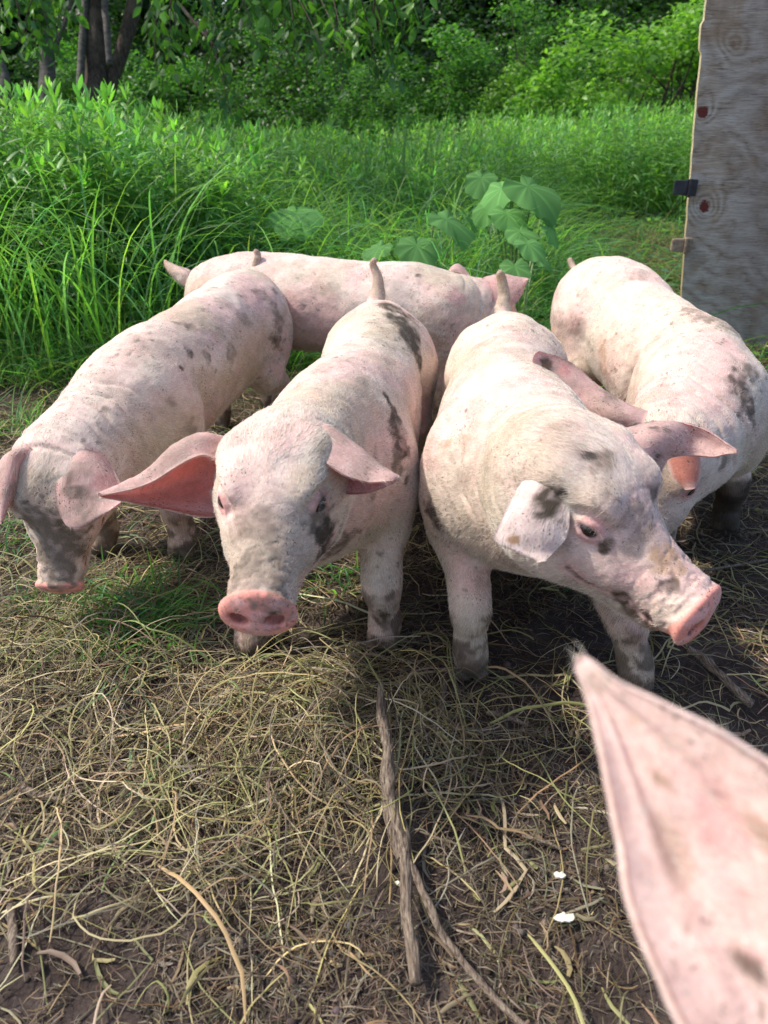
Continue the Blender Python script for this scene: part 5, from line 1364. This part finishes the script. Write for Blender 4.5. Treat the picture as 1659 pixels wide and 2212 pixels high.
uvp = np.vstack([np.column_stack([XX.ravel(), ZZ.ravel(), 0 * XX.ravel()]), np.column_stack([XX.ravel(), ZZ.ravel(), 0 * XX.ravel() + th])]).astype(np.float32)
a_.data.foreach_set('vector', uvp.ravel()); adopt(pl, pr_)
# two fence-wire insulators screwed to the edge
def rbox(c, s, R, bev=.004, seg=2):
    import bmesh
    bm = bmesh.new(); bmesh.ops.create_cube(bm, size=1)
    for v_ in bm.verts: v_.co = Vector((v_.co.x * s[0], v_.co.y * s[1], v_.co.z * s[2]))
    bmesh.ops.bevel(bm, geom=bm.edges[:], offset=bev, segments=seg, affect='EDGES')
    bm.verts.index_update()
    Vv = np.array([v_.co[:] for v_ in bm.verts]) @ np.array(R).T + c
    fs = [[v_.index for v_ in f_.verts] for f_ in bm.faces]; bm.free()
    return Vv, fs
def join_raw(lst):
    Vs = []; fs = []; off = 0
    for v_, f_ in lst:
        Vs.append(v_); fs += [[q_ + off for q_ in g_] for g_ in f_]; off += len(v_)
    return np.vstack(Vs), fs
M_BLK, nt, p = newmat('black_plastic'); p.inputs['Roughness'].default_value = .45
nt.links.new(ramp(nt, tex(nt, 30, 3), [(.3, (.012, .013, .02)), (.7, (.035, .037, .05))]), p.inputs['Base Color'])
M_TAN, nt, p = newmat('dusty_plastic'); p.inputs['Roughness'].default_value = .7
nt.links.new(ramp(nt, tex(nt, 60, 3), [(.3, (.16, .11, .07)), (.7, (.34, .27, .20))]), p.inputs['Base Color'])
M_SCR, nt, p = newmat('screw'); p.inputs['Base Color'].default_value = (.45, .22, .14, 1); p.inputs['Metallic'].default_value = .5; p.inputs['Roughness'].default_value = .5
Rm = np.column_stack([xd, yd, np.cross(xd, yd)])
def on_sheet(u, v):
    dd = rayd(u, v); o3 = np.array([0, 0, H]); t_ = np.dot(Lb - o3, yd) / np.dot(dd, yd)
    for _ in range(3):
        pt = o3 + dd * t_; t_ = np.dot(Lb + tilt * (pt[2] - Lb[2]) - o3, yd) / np.dot(dd, yd)
    return o3 + dd * t_
for (u, v, sc_, mt, lb) in ((1478, 405, 1.0, M_BLK, 'black plastic fence insulator'), (1470, 529, .92, M_TAN, 'dusty tan and black plastic fence insulator')):
    c0 = on_sheet(u, v)
    ex = xd * sc_; ez = Rm[:, 2] * sc_
    bd = join_raw([rbox(c0 - ex * .018 - yd * .006, (.060 * sc_, .028, .062 * sc_), Rm), rbox(c0 + ex * .030 - yd * .004, (.050 * sc_, .022, .070 * sc_), Rm, .003), rbox(c0 + ex * .020 - yd * .020, (.012, .030, .078 * sc_), Rm, .003)])
    ins_ = link_mesh('insulator', bd[0], bd[1], mt, None, False); adopt(ins_, pr_); ins_['label'] = lb
    if mt is M_TAN:
        k_ = link_mesh('clip', *rbox(c0 + ex * .032 - yd * .012, (.046 * sc_, .026, .074 * sc_), Rm, .003), M_BLK, None, False); adopt(k_, ins_); k_.matrix_parent_inverse = pr_.matrix_basis.inverted()
    cc = c0 - ex * .030 - yd * .021
    tb = tube(np.array([cc + yd * .006, cc, cc - yd * .002]), np.array([.009, .009, .006]) * sc_, 10, (.4, .2, .1), 1)
    s_ = link_mesh('screw', tb[0], tb[1], M_SCR, None, True); s_.parent = ins_; s_.matrix_parent_inverse = pr_.matrix_basis.inverted()

# ------------------------------------------------------------------ sticks and chips on the ground
M_STICK, nt, p = newmat('dead_wood')
vv = N(nt, 'ShaderNodeMapping'); vv.inputs['Scale'].default_value = (1, .12, 1); nt.links.new(geo_for(nt), vv.inputs[0])
c = ramp(nt, tex(nt, 260, 5, .7, vv.outputs[0]), [(.36, (.035, .022, .015)), (.5, (.17, .125, .09)), (.66, (.32, .26, .19))])
nt.links.new(c, p.inputs['Base Color']); p.inputs['Roughness'].default_value = .85
b = N(nt, 'ShaderNodeBump', i_Strength=1, i_Distance=.004); nt.links.new(tex(nt, 260, 5, .7, vv.outputs[0]), b.inputs['Height']); nt.links.new(b.outputs[0], p.inputs['Normal'])
def stick(name, lines, label, cat='stick', mat=None, group=None, lift=0.004):
    """lines: list of lists of (u, v, height, radius)"""
    parts = []
    for ln in lines:
        P_ = np.array([pz(u, v, h_ + lift) for u, v, h_, r_ in ln]); P_[:, 2] += ground_z(P_[:, 0], P_[:, 1])
        A_ = catmull(np.column_stack([P_, [r_ for *_, r_ in ln]]), 10)
        V_, Q_, C_ = tube(A_[:, :3], A_[:, 3], 14, (.2, .15, .1), 1)
        V_ = V_ + (np.stack([vnoise(V_ * [90, 30, 90], 5 + i_) for i_ in range(3)], 1) - .5) * .010 * np.clip(np.repeat(A_[:, 3], 14) / .012, .3, 1)[:, None]
        parts.append((V_, Q_, C_))
    o = emit(name, parts, mat or M_STICK, None, True)
    tag(o, label, cat, group); return o
stick('forked_branch', [[(822, 1500, .045, .0055), (826, 1560, .05, .010), (838, 1620, .05, .0125), (838, 1690, .045, .0125), (850, 1745, .04, .0125), (870, 1810, .035, .012), (876, 1870, .03, .0105), (878, 1950, .028, .0095), (892, 2040, .024, .0095), (897, 2120, .022, .0085)],
      [(832, 1690, .036, .008), (850, 1800, .034, .009), (868, 1850, .03, .008)],
      [(878, 1850, .032, .0075), (905, 1900, .026, .0065), (945, 1990, .024, .006), (985, 2050, .02, .0058), (1060, 2140, .02, .0055), (1140, 2215, .02, .005)]],
      'long forked dead branch with split bark lying towards the viewer at the bottom centre', 'branch', lift=.014)
stick('stick', [[(1490, 1395, .02, .008), (1530, 1425, .02, .010), (1575, 1470, .02, .0095), (1612, 1505, .02, .010), (1628, 1512, .02, .008)]], 'thick grey-brown stick lying right below the snout of the biggest pig', group='dead sticks on the ground')
stick('stick', [[(1505, 1222, .015, .004), (1580, 1210, .02, .004), (1659, 1198, .02, .0035)]], 'thin straight twig at the right border behind the snout of the biggest pig', group='dead sticks on the ground')
stick('stick', [[(1052, 1530, .01, .005), (1090, 1535, .014, .006), (1145, 1552, .012, .004)]], 'short reddish brown stick left of the foreground ear tip', group='dead sticks on the ground')
stick('stick', [[(45, 1700, .012, .007), (85, 1712, .014, .007), (130, 1722, .012, .006)]], 'short grey stick near the left border, half under the hay', group='dead sticks on the ground')
stick('stick', [[(30, 2085, .01, .006), (28, 2020, .012, .008), (22, 1960, .012, .007)]], 'short dark stick at the lower left corner', group='dead sticks on the ground')
stick('stick', [[(960, 1470, .012, .006), (957, 1520, .014, .0065), (962, 1570, .012, .005)]], 'broken brown piece of wood beside the top of the forked branch', group='dead sticks on the ground')
stick('stick', [[(1130, 1790, .012, .003), (1170, 1800, .014, .003), (1215, 1822, .012, .0028)]], 'pale straight straw-like twig above the white chips', group='dead sticks on the ground')
M_CHIP, nt, p = newmat('white_chip'); p.inputs['Base Color'].default_value = (.80, .76, .62, 1); p.inputs['Roughness'].default_value = .5
b = N(nt, 'ShaderNodeBump', i_Strength=.6, i_Distance=.003); nt.links.new(tex(nt, 90, 4), b.inputs['Height']); nt.links.new(b.outputs[0], p.inputs['Normal'])
for (u, v, s_, lab, sd) in ((1222, 1973, .0135, 'larger white chip on the soil, below the other one', 1), (1212, 1878, .010, 'smaller white chip on the soil, above the larger one', 2), (862, 1905, .006, 'tiny whitish chip beside the forked branch', 3)):
    r0 = np.random.default_rng(sd); c0 = pz(u, v, .022); c0[2] += float(ground_z(c0[0:1], c0[1:2])[0])
    th_ = np.linspace(0, 2 * np.pi, 13)[:-1]; rr = s_ * r0.uniform(.7, 1.15, 12) * (1 + .25 * np.cos(2 * th_))
    top = np.column_stack([rr * np.cos(th_), rr * np.sin(th_) * .75, r0.normal(.0, .0018, 12) + .004]) + c0
    bot = top - [0, 0, .003]
    V_ = np.vstack([top, bot, c0 + [0, 0, .006], c0])
    fs = [(k_, (k_ + 1) % 12, 24) for k_ in range(12)] + [((k_ + 1) % 12 + 12, k_ + 12, 25) for k_ in range(12)] + [(k_, k_ + 12, (k_ + 1) % 12 + 12, (k_ + 1) % 12) for k_ in range(12)]
    o = link_mesh('chip', V_, fs, M_CHIP, None, False); tag(o, lab, 'chip', 'white chips on the soil')

for k in 'BCADEF':
    if k in PIGS: build_pig(PIGS[k])
